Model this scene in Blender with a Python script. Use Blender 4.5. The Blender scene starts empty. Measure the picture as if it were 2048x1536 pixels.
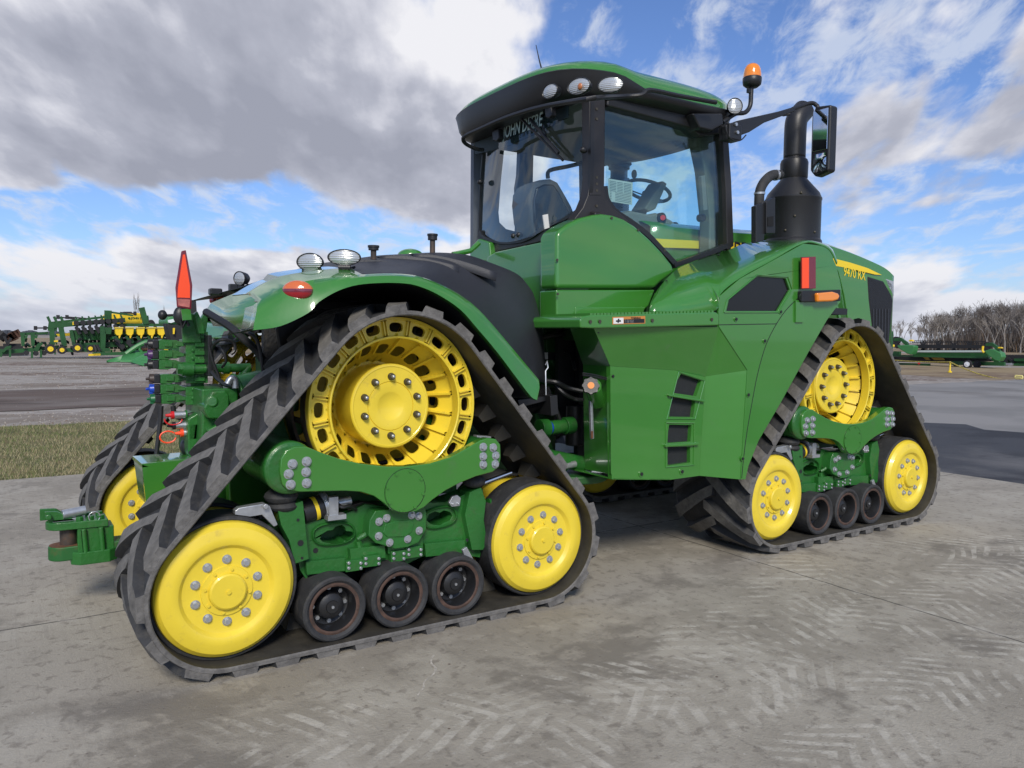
import bpy, bmesh, math, random
from mathutils import Vector, Matrix
from mathutils.geometry import tessellate_polygon
PI = math.pi
S = bpy.context.scene
COL = S.collection
R = math.radians

# ------------------------------------------------------------------ camera (frame: X = tractor heading, Y = away from the viewer, Z up)
CAM = Vector((-.8852, -3.8213, 1.633))
YAW, PIT, ROL, FPX = .5809, .0591, .0107, 1560.1
_f = Vector((math.sin(YAW)*math.cos(PIT), math.cos(YAW)*math.cos(PIT), -math.sin(PIT)))
_r0 = Vector((math.cos(YAW), -math.sin(YAW), 0)); _u0 = _r0.cross(_f)
CR = _r0*math.cos(ROL) + _u0*math.sin(ROL); CU = _u0*math.cos(ROL) - _r0*math.sin(ROL); CF = _f
def ray(x, y): return CF + CR*((x-1024)/FPX) - CU*((y-768)/FPX)
def A(x, y, Y):
    d = ray(x, y); return CAM + d*((Y-CAM.y)/d.y)
def AX(x, y, X):
    d = ray(x, y); return CAM + d*((X-CAM.x)/d.x)
def AZ(x, y, Z=0):
    d = ray(x, y); return CAM + d*((Z-CAM.z)/d.z)
cd = bpy.data.cameras.new('camera'); cam = bpy.data.objects.new('camera', cd); COL.objects.link(cam)
m = Matrix((CR, CU, -CF)).transposed().to_4x4(); m.translation = CAM; cam.matrix_world = m
cd.sensor_width = 36; cd.lens = FPX/2048*36; cd.clip_end = 6000; cd.clip_start = .05
S.camera = cam

# ------------------------------------------------------------------ mesh builder
def perp(d):
    d = d.normalized(); a = Vector((0, 0, 1)) if abs(d.z) < .9 else Vector((1, 0, 0))
    u = d.cross(a).normalized(); return u, d.cross(u).normalized()
WL = {}
class MB:
    def __init__(s): s.v = []; s.f = []; s.m = []
    def add(s, vs, fs, mi=0):
        o = len(s.v); s.v += [Vector(p) for p in vs]
        for f in fs: s.f.append([o+i for i in f]); s.m.append(mi)
        return s
    def box(s, x0, x1, y0, y1, z0, z1, mi=0):
        return s.add([(x0,y0,z0),(x1,y0,z0),(x1,y1,z0),(x0,y1,z0),(x0,y0,z1),(x1,y0,z1),(x1,y1,z1),(x0,y1,z1)],
                     [(0,3,2,1),(4,5,6,7),(0,1,5,4),(1,2,6,5),(2,3,7,6),(3,0,4,7)], mi)
    def bar(s, p0, p1, w, h, mi=0, up=None, w1=None, h1=None):
        p0, p1 = Vector(p0), Vector(p1); d = (p1-p0).normalized()
        u = Vector(up) if up else (Vector((0,0,1)) if abs(d.z) < .95 else Vector((0,1,0)))
        a = d.cross(u).normalized(); b = a.cross(d); vs = []
        for p, ww, hh in ((p0, w, h), (p1, w1 or w, h1 or h)):
            for i, j in ((-1,-1),(1,-1),(1,1),(-1,1)): vs.append(p + a*(i*ww/2) + b*(j*hh/2))
        return s.add(vs, [(0,3,2,1),(4,5,6,7),(0,1,5,4),(1,2,6,5),(2,3,7,6),(3,0,4,7)], mi)
    def prism(s, poly, vec, mi=0):
        n = len(poly); vec = Vector(vec); poly = [Vector(p) for p in poly]
        nn = Vector((0,0,0))
        for i in range(n): nn += poly[i].cross(poly[(i+1) % n])
        if nn.dot(vec) > 0: poly = poly[::-1]
        vs = poly + [p+vec for p in poly]
        return s.add(vs, [tuple(range(n)), tuple(range(2*n-1, n-1, -1))] + [(i, i+n, (i+1) % n+n, (i+1) % n) for i in range(n)], mi)
    def cyl(s, p0, p1, r0, r1=None, n=16, mi=0, caps=True, ph=0):
        p0, p1 = Vector(p0), Vector(p1); r1 = r0 if r1 is None else r1; u, w = perp(p1-p0); vs = []
        for p, r in ((p0, r0), (p1, r1)):
            for k in range(n):
                t = 2*PI*k/n+ph; vs.append(p + u*(r*math.cos(t)) + w*(r*math.sin(t)))
        fs = [(k, (k+1) % n, (k+1) % n+n, k+n) for k in range(n)]
        if caps: fs += [tuple(range(n-1, -1, -1)), tuple(range(n, 2*n))]
        return s.add(vs, fs, mi)
    def tube(s, pts, r, n=8, mi=0, rs=None, caps=True):
        pts = [Vector(p) for p in pts]; m_ = len(pts); vs = []; pu = None
        for i, p in enumerate(pts):
            d = (pts[min(i+1, m_-1)] - pts[max(i-1, 0)]).normalized()
            if pu is None: u, w = perp(d)
            else:
                u = (pu - d*pu.dot(d))
                u = u.normalized() if u.length > 1e-6 else perp(d)[0]
                w = d.cross(u).normalized()
            pu = u; rr = rs[i] if rs else r
            for k in range(n):
                t = 2*PI*k/n; vs.append(p + u*(rr*math.cos(t)) + w*(rr*math.sin(t)))
        fs = [(i*n+k, i*n+(k+1) % n, (i+1)*n+(k+1) % n, (i+1)*n+k) for i in range(m_-1) for k in range(n)]
        if caps: fs += [tuple(range(n-1, -1, -1)), tuple(range((m_-1)*n, m_*n))]
        return s.add(vs, fs, mi)
    def lathe(s, prof, o=(0,0,0), ax='Y', n=48, mi=0, mis=None):
        o = Vector(o); vs = []
        for r, a in prof:
            for k in range(n):
                t = 2*PI*k/n; c, q = r*math.cos(t), r*math.sin(t)
                vs.append(o + (Vector((c, a, q)) if ax == 'Y' else Vector((c, q, a)) if ax == 'Z' else Vector((a, c, q))))
        b = len(s.v); s.v += vs
        for i in range(len(prof)-1):
            for k in range(n):
                s.f.append([b+i*n+k, b+i*n+(k+1) % n, b+(i+1)*n+(k+1) % n, b+(i+1)*n+k]); s.m.append(mis[i] if mis else mi)
        return s
    def loft(s, rows, mi=0, closed=False):
        n = len(rows[0]); vs = [p for r in rows for p in r]
        return s.add(vs, [(i*n+k, i*n+(k+1) % n, (i+1)*n+(k+1) % n, (i+1)*n+k) for i in range(len(rows)-1) for k in range(n if closed else n-1)], mi)
    def ell(s, c, rx, ry, rz, n=16, m_=10, mi=0, top=-PI/2):
        c = Vector(c); rows = []
        for i in range(m_+1):
            a = top + (PI/2-top)*i/m_
            rows.append([c+Vector((rx*math.cos(a)*math.cos(2*PI*k/n), ry*math.cos(a)*math.sin(2*PI*k/n), rz*math.sin(a))) for k in range(n)])
        return s.loft(rows, mi, True)
    def build(s, name, mats, parent=None, loc=None, bevel=0, solid=0, smooth=38, label=None, soff=1, seg=2, sub=0):
        if not isinstance(mats, (list, tuple)): mats = [mats]
        if loc is None:
            lo = [min(p[i] for p in s.v) for i in range(3)]; hi = [max(p[i] for p in s.v) for i in range(3)]
            loc = Vector([(a+b)/2 for a, b in zip(lo, hi)])
            if parent is None: loc.z = lo[2]
        loc = Vector(loc); me = bpy.data.meshes.new(name)
        me.from_pydata([tuple(p-loc) for p in s.v], [], s.f)
        for mt in mats: me.materials.append(mt)
        for i, p in enumerate(me.polygons): p.material_index = s.m[i]
        bm = bmesh.new(); bm.from_mesh(me)
        bmesh.ops.remove_doubles(bm, verts=bm.verts, dist=1e-5)
        bmesh.ops.dissolve_degenerate(bm, edges=bm.edges, dist=1e-6)
        if not solid: bmesh.ops.recalc_face_normals(bm, faces=bm.faces)
        bm.to_mesh(me); bm.free()
        if smooth:
            me.polygons.foreach_set('use_smooth', [True]*len(me.polygons))
            me.set_sharp_from_angle(angle=R(smooth))
        o = bpy.data.objects.new(name, me); COL.objects.link(o)
        place(o, parent, loc)
        if solid:
            md = o.modifiers.new('solid', 'SOLIDIFY'); md.thickness = solid; md.offset = soff
        if bevel:
            md = o.modifiers.new('bevel', 'BEVEL'); md.width = bevel; md.segments = seg; md.limit_method = 'ANGLE'; md.angle_limit = R(35)
            md.harden_normals = True
        if sub:
            md = o.modifiers.new('sub', 'SUBSURF'); md.levels = sub; md.render_levels = sub
        if label: o['label'] = label
        return o
def place(o, parent, loc):
    loc = Vector(loc); WL[o.name] = loc
    if parent: o.parent = parent; o.location = loc - WL[parent.name]
    else: o.location = loc
def empty(name, loc):
    o = bpy.data.objects.new(name, None); COL.objects.link(o); o.empty_display_size = .2; place(o, None, loc); return o
def tag(o, label=None, cat=None, group=None, kind=None):
    if label: o['label'] = label
    if cat: o['category'] = cat
    if group: o['group'] = group
    if kind: o['kind'] = kind
    return o
def kids(o): return [c for c in bpy.data.objects if c.parent == o]
def dup(o, parent=None, delta=(0,0,0), deep=True, top=True):
    c = o.copy(); COL.objects.link(c); WL[c.name] = WL[o.name] + Vector(delta)
    if parent: c.parent = parent; c.location = WL[c.name] - WL[parent.name]
    elif top: c.location = o.location + Vector(delta)
    if deep:
        for k in kids(o): dup(k, c, delta, True, False)
    return c
def spin(o, deg): o.rotation_euler.z = R(deg)

# ------------------------------------------------------------------ materials
def mat(name, col, rough=.5, metal=0, coat=0, bump=0, bscale=60, var=0, vscale=3, dirt=None, damt=.0, dscale=8, emit=None, spec=.5):
    m_ = bpy.data.materials.new(name); m_.use_nodes = True; nt = m_.node_tree; N = nt.nodes; L = nt.links
    b = N['Principled BSDF']; b.inputs['Roughness'].default_value = rough; b.inputs['Metallic'].default_value = metal
    b.inputs['Coat Weight'].default_value = coat; b.inputs['Coat Roughness'].default_value = .04
    b.inputs['Specular IOR Level'].default_value = spec
    b.inputs['Base Color'].default_value = (*col, 1)
    if emit: b.inputs['Emission Color'].default_value = (*col, 1); b.inputs['Emission Strength'].default_value = emit
    tc = N.new('ShaderNodeTexCoord'); src = None
    if var:
        n = N.new('ShaderNodeTexNoise'); n.inputs['Scale'].default_value = vscale; n.inputs['Detail'].default_value = 6; L.new(tc.outputs['Object'], n.inputs['Vector'])
        r = N.new('ShaderNodeMapRange'); r.inputs[1].default_value = .3; r.inputs[2].default_value = .7; r.inputs[3].default_value = 1-var; r.inputs[4].default_value = 1+var; L.new(n.outputs[0], r.inputs[0])
        mx = N.new('ShaderNodeVectorMath'); mx.operation = 'SCALE'; mx.inputs[0].default_value = col; L.new(r.outputs[0], mx.inputs['Scale']); src = mx.outputs[0]
    if dirt:
        n = N.new('ShaderNodeTexNoise'); n.inputs['Scale'].default_value = dscale; n.inputs['Detail'].default_value = 9; n.inputs['Roughness'].default_value = .7; L.new(tc.outputs['Object'], n.inputs['Vector'])
        r = N.new('ShaderNodeMapRange'); r.inputs[1].default_value = .62-damt*.4; r.inputs[2].default_value = .75; r.inputs[3].default_value = 0; r.inputs[4].default_value = min(1, .35+damt); L.new(n.outputs[0], r.inputs[0])
        mx = N.new('ShaderNodeMix'); mx.data_type = 'RGBA'; L.new(r.outputs[0], mx.inputs[0])
        if src: L.new(src, mx.inputs[6])
        else: mx.inputs[6].default_value = (*col, 1)
        mx.inputs[7].default_value = (*dirt, 1); src = mx.outputs[2]
        rr = N.new('ShaderNodeMapRange'); rr.inputs[3].default_value = rough; rr.inputs[4].default_value = min(1, rough+.4); L.new(r.outputs[0], rr.inputs[0]); L.new(rr.outputs[0], b.inputs['Roughness'])
    if src: L.new(src, b.inputs['Base Color'])
    if bump:
        n = N.new('ShaderNodeTexNoise'); n.inputs['Scale'].default_value = bscale; n.inputs['Detail'].default_value = 5; L.new(tc.outputs['Object'], n.inputs['Vector'])
        bp = N.new('ShaderNodeBump'); bp.inputs['Strength'].default_value = bump; bp.inputs['Distance'].default_value = .01; L.new(n.outputs[0], bp.inputs['Height']); L.new(bp.outputs[0], b.inputs['Normal'])
    return m_
M = {}
M['green'] = mat('green_paint', (.040,.195,.024), .30, coat=1.0, var=.06, vscale=2, dirt=(.10,.13,.08), damt=.02, dscale=5)
M['greenc'] = mat('cast_green_paint', (.018,.130,.020), .42, coat=.3, bump=.35, bscale=38, var=.16, dirt=(.065,.055,.035), damt=.2, dscale=6)
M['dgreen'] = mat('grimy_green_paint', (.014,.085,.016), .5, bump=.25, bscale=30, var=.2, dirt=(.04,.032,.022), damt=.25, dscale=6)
M['yellow'] = mat('yellow_paint', (.80,.61,.042), .36, coat=.4, bump=.06, bscale=45, var=.06, vscale=4, dirt=(.40,.29,.07), damt=.09, dscale=13)
M['dyellow'] = mat('dusty_yellow_paint', (.62,.42,.02), .5, var=.15, dirt=(.14,.10,.05), damt=.16, dscale=9)
M['rubber'] = mat('black_rubber', (.028,.029,.031), .72, bump=.3, bscale=50, var=.25, vscale=12, dirt=(.10,.092,.078), damt=.25, dscale=14)
M['worn'] = mat('worn_rubber_lug', (.135,.128,.116), .85, bump=.7, bscale=38, var=.28, vscale=16, dirt=(.045,.045,.047), damt=.25, dscale=26)
M['edge'] = mat('belt_edge_rubber', (.13,.125,.118), .8, bump=.45, bscale=70, var=.3, vscale=22, dirt=(.04,.04,.042), damt=.3, dscale=30)
M['inner'] = mat('muddy_belt_inside', (.040,.037,.030), .62, bump=.3, bscale=25, var=.25, vscale=9, dirt=(.11,.09,.06), damt=.2, dscale=7)
M['black'] = mat('black_plastic', (.014,.0145,.016), .42, bump=.08, bscale=120, var=.1)
M['cover'] = mat('textured_black_cover', (.026,.028,.034), .52, bump=.25, bscale=160, var=.12, vscale=3, dirt=(.07,.07,.075), damt=.06, dscale=4)
M['steel'] = mat('zinc_plated_steel', (.50,.52,.54), .38, metal=.75, var=.12, vscale=30, dirt=(.22,.19,.15), damt=.1, dscale=40)
M['cone'] = mat('dark_lock_nut', (.09,.08,.06), .5, metal=.6, var=.2, vscale=30)
M['rust'] = mat('rusty_steel', (.13,.055,.025), .8, var=.35, vscale=14, dirt=(.05,.035,.025), damt=.35, dscale=18, bump=.3)
M['rim_rust'] = mat('worn_rusty_rim', (.075,.042,.030), .75, var=.4, vscale=20, dirt=(.03,.028,.027), damt=.35, dscale=22)
M['brown'] = mat('worn_dark_steel', (.07,.055,.045), .55, metal=.4, var=.3, vscale=12, dirt=(.18,.08,.03), damt=.2)
M['amber'] = mat('amber_lens', (.85,.25,.01), .12, coat=1)
M['red'] = mat('red_lens', (.42,.008,.012), .15, coat=1)
M['dred'] = mat('dark_red_reflector', (.16,.008,.02), .25, coat=.5)
M['orange'] = mat('fluorescent_orange', (1.0,.085,.02), .45)
M['white'] = mat('white_plastic', (.75,.75,.73), .4)
M['blue'] = mat('blue_plastic', (.01,.06,.42), .35)
M['purple'] = mat('purple_plastic', (.07,.025,.11), .4)
M['redp'] = mat('red_plastic', (.6,.015,.02), .35)
M['seat'] = mat('grey_seat_fabric', (.10,.115,.14), .85, bump=.3, bscale=200)
M['trim'] = mat('grey_cab_trim', (.17,.18,.17), .7)
M['ytext'] = mat('yellow_decal', (.86,.62,.02), .4)
M['chrome'] = mat('mirror_chrome', (.75,.77,.8), .06, metal=1)
def lensmat():
    m_ = mat('ribbed_clear_lens', (.55,.57,.57), .25, metal=.5, coat=1); N = m_.node_tree.nodes; L = m_.node_tree.links
    tc = N.new('ShaderNodeTexCoord'); w = N.new('ShaderNodeTexWave'); w.inputs['Scale'].default_value = 28; w.inputs['Distortion'].default_value = .6; w.bands_direction = 'Z'
    L.new(tc.outputs['Object'], w.inputs[0]); bp = N.new('ShaderNodeBump'); bp.inputs['Strength'].default_value = .3; bp.inputs['Distance'].default_value = .01
    L.new(w.outputs[1], bp.inputs['Height']); L.new(bp.outputs[0], N['Principled BSDF'].inputs['Normal']); return m_
M['lens'] = lensmat()
M['tail'] = mat('amber_over_red_lens', (.42,.008,.012), .15, coat=1); _n = M['tail'].node_tree.nodes; _l = M['tail'].node_tree.links
_t = _n.new('ShaderNodeTexCoord'); _s = _n.new('ShaderNodeSeparateXYZ'); _l.new(_t.outputs['Object'], _s.inputs[0]); _r = _n.new('ShaderNodeValToRGB'); _r.color_ramp.interpolation = 'CONSTANT'
_m = _n.new('ShaderNodeMath'); _m.operation = 'MULTIPLY_ADD'; _m.inputs[1].default_value = 8; _m.inputs[2].default_value = .5; _l.new(_s.outputs[2], _m.inputs[0]); _l.new(_m.outputs[0], _r.inputs[0])
_e = _r.color_ramp.elements; _e[0].position = 0; _e[0].color = (.30,.004,.010,1); _e[1].position = .58; _e[1].color = (.62,.14,.03,1); _k = _e.new(.44); _k.color = (.16,.012,.03,1); _l.new(_r.outputs[0], _n['Principled BSDF'].inputs['Base Color'])
def glassmat(name, tint, refl=.9):
    m_ = bpy.data.materials.new(name); m_.use_nodes = True; N = m_.node_tree.nodes; L = m_.node_tree.links; N.clear()
    o = N.new('ShaderNodeOutputMaterial'); t = N.new('ShaderNodeBsdfTransparent'); t.inputs[0].default_value = (*tint, 1)
    g = N.new('ShaderNodeBsdfGlossy'); g.inputs['Roughness'].default_value = .02; g.inputs[0].default_value = (.9,.95,1,1)
    fr = N.new('ShaderNodeMath'); fr.operation = 'POWER'; fr.inputs[1].default_value = 4; lw = N.new('ShaderNodeLayerWeight'); lw.inputs[0].default_value = .5; L.new(lw.outputs['Facing'], fr.inputs[0]); mm = N.new('ShaderNodeMath'); mm.operation = 'MULTIPLY_ADD'; mm.inputs[1].default_value = refl; mm.inputs[2].default_value = .05
    mx = N.new('ShaderNodeMixShader'); L.new(fr.outputs[0], mm.inputs[0]); L.new(mm.outputs[0], mx.inputs[0]); L.new(t.outputs[0], mx.inputs[1]); L.new(g.outputs[0], mx.inputs[2]); L.new(mx.outputs[0], o.inputs[0]); return m_
M['glass'] = glassmat('tinted_cab_glass', (.88,.97,.96))
def text_mb(txt, size, origin, ux, uz, depth=.0, bold=0, shear=0):
    cu = bpy.data.curves.new('t', 'FONT'); cu.body = txt; cu.size = size; cu.offset = bold; cu.shear = shear; cu.resolution_u = 3
    o = bpy.data.objects.new('t', cu); COL.objects.link(o); dg = bpy.context.evaluated_depsgraph_get(); me = bpy.data.meshes.new_from_object(o.evaluated_get(dg))
    ux, uz, origin = Vector(ux).normalized(), Vector(uz).normalized(), Vector(origin)
    mb = MB(); mb.add([origin + ux*v.co.x + uz*v.co.y for v in me.vertices], [tuple(p.vertices) for p in me.polygons])
    bpy.data.objects.remove(o); bpy.data.meshes.remove(me); return mb
# ------------------------------------------------------------------ sky, sun
S.view_settings.view_transform = 'Standard'; S.view_settings.look = 'None'; S.view_settings.exposure = .28; S.view_settings.gamma = 1
SUN_EL, SUN_AZ = R(38), R(208)          # azimuth clockwise from +Y: light from behind the viewer's left
w = bpy.data.worlds.new('World'); S.world = w; w.use_nodes = True; N = w.node_tree.nodes; L = w.node_tree.links; N.clear()
out = N.new('ShaderNodeOutputWorld'); bg = N.new('ShaderNodeBackground'); L.new(bg.outputs[0], out.inputs[0]); bg.inputs[1].default_value = 1
sky = N.new('ShaderNodeTexSky'); sky.sky_type = 'NISHITA'; sky.sun_disc = False; sky.sun_elevation = SUN_EL; sky.sun_rotation = SUN_AZ
sky.altitude = 200; sky.air_density = 1.0; sky.dust_density = .6; sky.ozone_density = 1.6
tc = N.new('ShaderNodeTexCoord'); sp = N.new('ShaderNodeSeparateXYZ'); L.new(tc.outputs['Generated'], sp.inputs[0])
def mth(op, a, b=None, c=None, clamp=False):
    n = N.new('ShaderNodeMath'); n.operation = op; n.use_clamp = clamp
    for i, q in enumerate((a, b, c)):
        if q is None: continue
        if isinstance(q, (int, float)): n.inputs[i].default_value = q
        else: L.new(q, n.inputs[i])
    return n.outputs[0]
def smooth(x, a, b, lo=0., hi=1.):
    n = N.new('ShaderNodeMapRange'); n.interpolation_type = 'SMOOTHSTEP'; L.new(x, n.inputs[0])
    n.inputs[1].default_value = a; n.inputs[2].default_value = b; n.inputs[3].default_value = lo; n.inputs[4].default_value = hi; return n.outputs[0]
X_, Y_, Z_ = sp.outputs
# compass direction turned so that 0 lies along the yard in front of the tractor's flank, growing to the right
cy, sy = math.cos(YAW), math.sin(YAW)
rt = mth('SUBTRACT', mth('MULTIPLY', X_, cy), mth('MULTIPLY', Y_, sy)); fw = mth('ADD', mth('MULTIPLY', X_, sy), mth('MULTIPLY', Y_, cy))
az = mth('ARCTAN2', rt, fw)
zz = mth('MAXIMUM', Z_, 0.0)
px_ = mth('DIVIDE', az, mth('ADD', zz, .40)); py_ = mth('DIVIDE', mth('MULTIPLY', zz, 1.7), mth('ADD', zz, .26))
pv = N.new('ShaderNodeCombineXYZ'); L.new(px_, pv.inputs[0]); L.new(py_, pv.inputs[1])
def noise(vec, sc, det=8, ro=.55, dist=0, off=(0,0,0), scl=(1,1,1)):
    mp = N.new('ShaderNodeMapping'); mp.inputs[1].default_value = off; mp.inputs[3].default_value = scl; L.new(vec, mp.inputs[0])
    n = N.new('ShaderNodeTexNoise'); n.noise_dimensions = '2D'; n.inputs['Scale'].default_value = sc; n.inputs['Detail'].default_value = det; n.inputs['Roughness'].default_value = ro; n.inputs['Distortion'].default_value = dist
    L.new(mp.outputs[0], n.inputs[0]); return n.outputs[0]
def blob(a0, e0, ra, re, amp):
    d = mth('ADD', mth('POWER', mth('ABSOLUTE', mth('DIVIDE', mth('SUBTRACT', az, a0), ra)), 2.), mth('POWER', mth('ABSOLUTE', mth('DIVIDE', mth('SUBTRACT', Z_, e0), re)), 2.))
    return mth('MULTIPLY', mth('EXPONENT', mth('MULTIPLY', d, -1.)), amp)
def addall(x, bs):
    for b in bs: x = mth('ADD', x, blob(*b))
    return x
n1 = noise(pv.outputs[0], 2.1, 8, .55, .0, (3.7,1.2,0)); n2 = noise(pv.outputs[0], 2.1, 8, .55, .0, (3.66,1.27,0))
def voro(off, sc=4.2):
    mp = N.new('ShaderNodeMapping'); mp.inputs[1].default_value = off; L.new(pv.outputs[0], mp.inputs[0]); nz = N.new('ShaderNodeTexNoise'); nz.noise_dimensions = '2D'; nz.inputs['Scale'].default_value = 5; nz.inputs['Detail'].default_value = 3; L.new(mp.outputs[0], nz.inputs[0])
    ad = N.new('ShaderNodeVectorMath'); ad.operation = 'MULTIPLY_ADD'; ad.inputs[1].default_value = (.16,.16,0); L.new(nz.outputs[1], ad.inputs[0]); L.new(mp.outputs[0], ad.inputs[2])
    v = N.new('ShaderNodeTexVoronoi'); v.voronoi_dimensions = '2D'; v.feature = 'SMOOTH_F1'; v.inputs['Scale'].default_value = sc; v.inputs['Detail'].default_value = 2; v.inputs['Roughness'].default_value = .55; v.inputs['Smoothness'].default_value = .45; L.new(ad.outputs[0], v.inputs['Vector']); return v.outputs['Distance']
v1 = voro((1.3,.4,0)); v2 = voro((1.3,.455,0))
n1 = mth('ADD', n1, mth('MULTIPLY', mth('SUBTRACT', .40, v1), .22)); n2 = mth('ADD', n2, mth('MULTIPLY', mth('SUBTRACT', .40, v2), .22))
cov = addall(n1, ((-.38,.33,.36,.14,.24),(-.34,.225,.42,.055,.20),(-.03,.20,.10,.05,.10),(-.62,.30,.3,.25,.15),(-.10,.30,.14,.08,.14),(.10,.385,.055,.035,.13),(.02,.44,.05,.04,-.04),(.21,.41,.13,.08,-.22),(.50,.30,.22,.05,-.06),(.42,.22,.20,.05,.08),
     (-.46,.140,.20,.012,-.26),(-.14,.125,.16,.009,-.16),(-.35,.075,.45,.033,.24),(.48,.055,.30,.05,.22),(0,.02,1.2,.03,.12),(.56,.125,.10,.012,-.15),(.45,.16,.2,.02,.07),(.50,.43,.16,.03,.16)))
c1 = smooth(cov, .47, .60)
rip = noise(pv.outputs[0], 11.0, 6, .62, .3, (1,5,0), (1,1.3,1)); thin = smooth(addall(rip, ((.42,.32,.30,.10,.10),(.20,.24,.16,.08,.06),(.16,.42,.16,.10,-.20))), .42, .72, 0, .75)
# light tops and grey undersides
base = noise(pv.outputs[0], 1.6, 6, .55, .0, (7.2,3.1,0), (1,1.3,1)); fine = noise(pv.outputs[0], 6.5, 6, .6, .0, (2.2,8.1,0), (1,1.3,1))
shade = mth('ADD', mth('MULTIPLY', base, .70), mth('MULTIPLY', fine, .30))
shade = mth('ADD', shade, mth('MULTIPLY', mth('SUBTRACT', n2, n1), .85))
shade = mth('ADD', shade, smooth(cov, .52, .80, -.09, .06))
shade = addall(shade, ((-.09,.345,.10,.045,-.15),(-.02,.30,.06,.04,-.08),(-.42,.40,.30,.05,.03),(-.25,.245,.26,.035,.10),(-.40,.165,.2,.02,.03),(-.57,.345,.09,.03,-.14),(-.30,.085,.35,.022,-.08),(.50,.10,.1,.02,-.12),(.55,.42,.2,.06,.05),(.40,.20,.2,.04,-.04)))
cr = N.new('ShaderNodeValToRGB'); L.new(shade, cr.inputs[0]); e = cr.color_ramp.elements
e[0].position = .33; e[0].color = (.72,.72,.755,1); e[1].position = .72; e[1].color = (.285,.30,.365,1)
k = e.new(.44); k.color = (.53,.54,.605,1); k = e.new(.55); k.color = (.375,.39,.46,1)
sk = N.new('ShaderNodeVectorMath'); sk.operation = 'MULTIPLY'; sk.inputs[1].default_value = (.068,.082,.114); L.new(sky.outputs[0], sk.inputs[0])
def mixc(f, a, b):
    n = N.new('ShaderNodeMix'); n.data_type = 'RGBA'; L.new(f, n.inputs[0])
    for i, q in ((6, a), (7, b)):
        if isinstance(q, tuple): n.inputs[i].default_value = q
        else: L.new(q, n.inputs[i])
    return n.outputs[2]
c = mixc(thin, sk.outputs[0], (.54,.59,.69,1)); c = mixc(c1, c, cr.outputs[0])
# distant bank near the horizon
c = mixc(smooth(Z_, .0, .10, .45, 0.), c, (.46,.50,.60,1)); c = mixc(smooth(Z_, -.02, 0, 1, 0), c, (.2,.2,.19,1))
L.new(c, bg.inputs[0])
sl = bpy.data.lights.new('sun', 'SUN'); sl.energy = 2.6; sl.angle = R(16); sl.color = (1,.93,.82)
so = bpy.data.objects.new('sun', sl); COL.objects.link(so)
sd = Vector((math.sin(SUN_AZ)*math.cos(SUN_EL), math.cos(SUN_AZ)*math.cos(SUN_EL), math.sin(SUN_EL)))
so.rotation_euler = sd.to_track_quat('Z', 'Y').to_euler(); so.location = (0,-5,20)

# ------------------------------------------------------------------ ground
def gmat(name, cols, scales, rough=.9, bump=.3, bscale=30, stretch=(1,1,1), extra=None):
    m_ = bpy.data.materials.new(name); m_.use_nodes = True; nt = m_.node_tree; N = nt.nodes; L = nt.links; b = N['Principled BSDF']; b.inputs['Roughness'].default_value = rough
    b.inputs['Specular IOR Level'].default_value = .3
    g = N.new('ShaderNodeNewGeometry'); cur = None
    for i, (c_, sc) in enumerate(zip(cols, [None]+scales)):
        if cur is None: cur = c_; continue
        s_, lo, hi, amt = sc
        mp = N.new('ShaderNodeMapping'); mp.inputs[3].default_value = stretch; mp.inputs[1].default_value = (i*7.3, i*3.1, 0); L.new(g.outputs['Position'], mp.inputs[0])
        n = N.new('ShaderNodeTexNoise'); n.inputs['Scale'].default_value = s_; n.inputs['Detail'].default_value = 10; n.inputs['Roughness'].default_value = .62; n.inputs['Distortion'].default_value = .3; L.new(mp.outputs[0], n.inputs[0])
        r = N.new('ShaderNodeMapRange'); r.interpolation_type = 'SMOOTHSTEP'; r.inputs[1].default_value = lo; r.inputs[2].default_value = hi; r.inputs[4].default_value = amt; L.new(n.outputs[0], r.inputs[0])
        mx = N.new('ShaderNodeMix'); mx.data_type = 'RGBA'; L.new(r.outputs[0], mx.inputs[0])
        if isinstance(cur, tuple): mx.inputs[6].default_value = (*cur, 1)
        else: L.new(cur, mx.inputs[6])
        mx.inputs[7].default_value = (*c_, 1); cur = mx.outputs[2]
    if extra: cur = extra(N, L, g, cur, b)
    L.new(cur, b.inputs['Base Color'])
    n = N.new('ShaderNodeTexNoise'); n.inputs['Scale'].default_value = bscale; n.inputs['Detail'].default_value = 8; n.inputs['Roughness'].default_value = .7; L.new(g.outputs['Position'], n.inputs[0])
    bp = N.new('ShaderNodeBump'); bp.inputs['Strength'].default_value = bump; bp.inputs['Distance'].default_value = .02; L.new(n.outputs[0], bp.inputs['Height']); L.new(bp.outputs[0], b.inputs['Normal'])
    return m_
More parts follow.
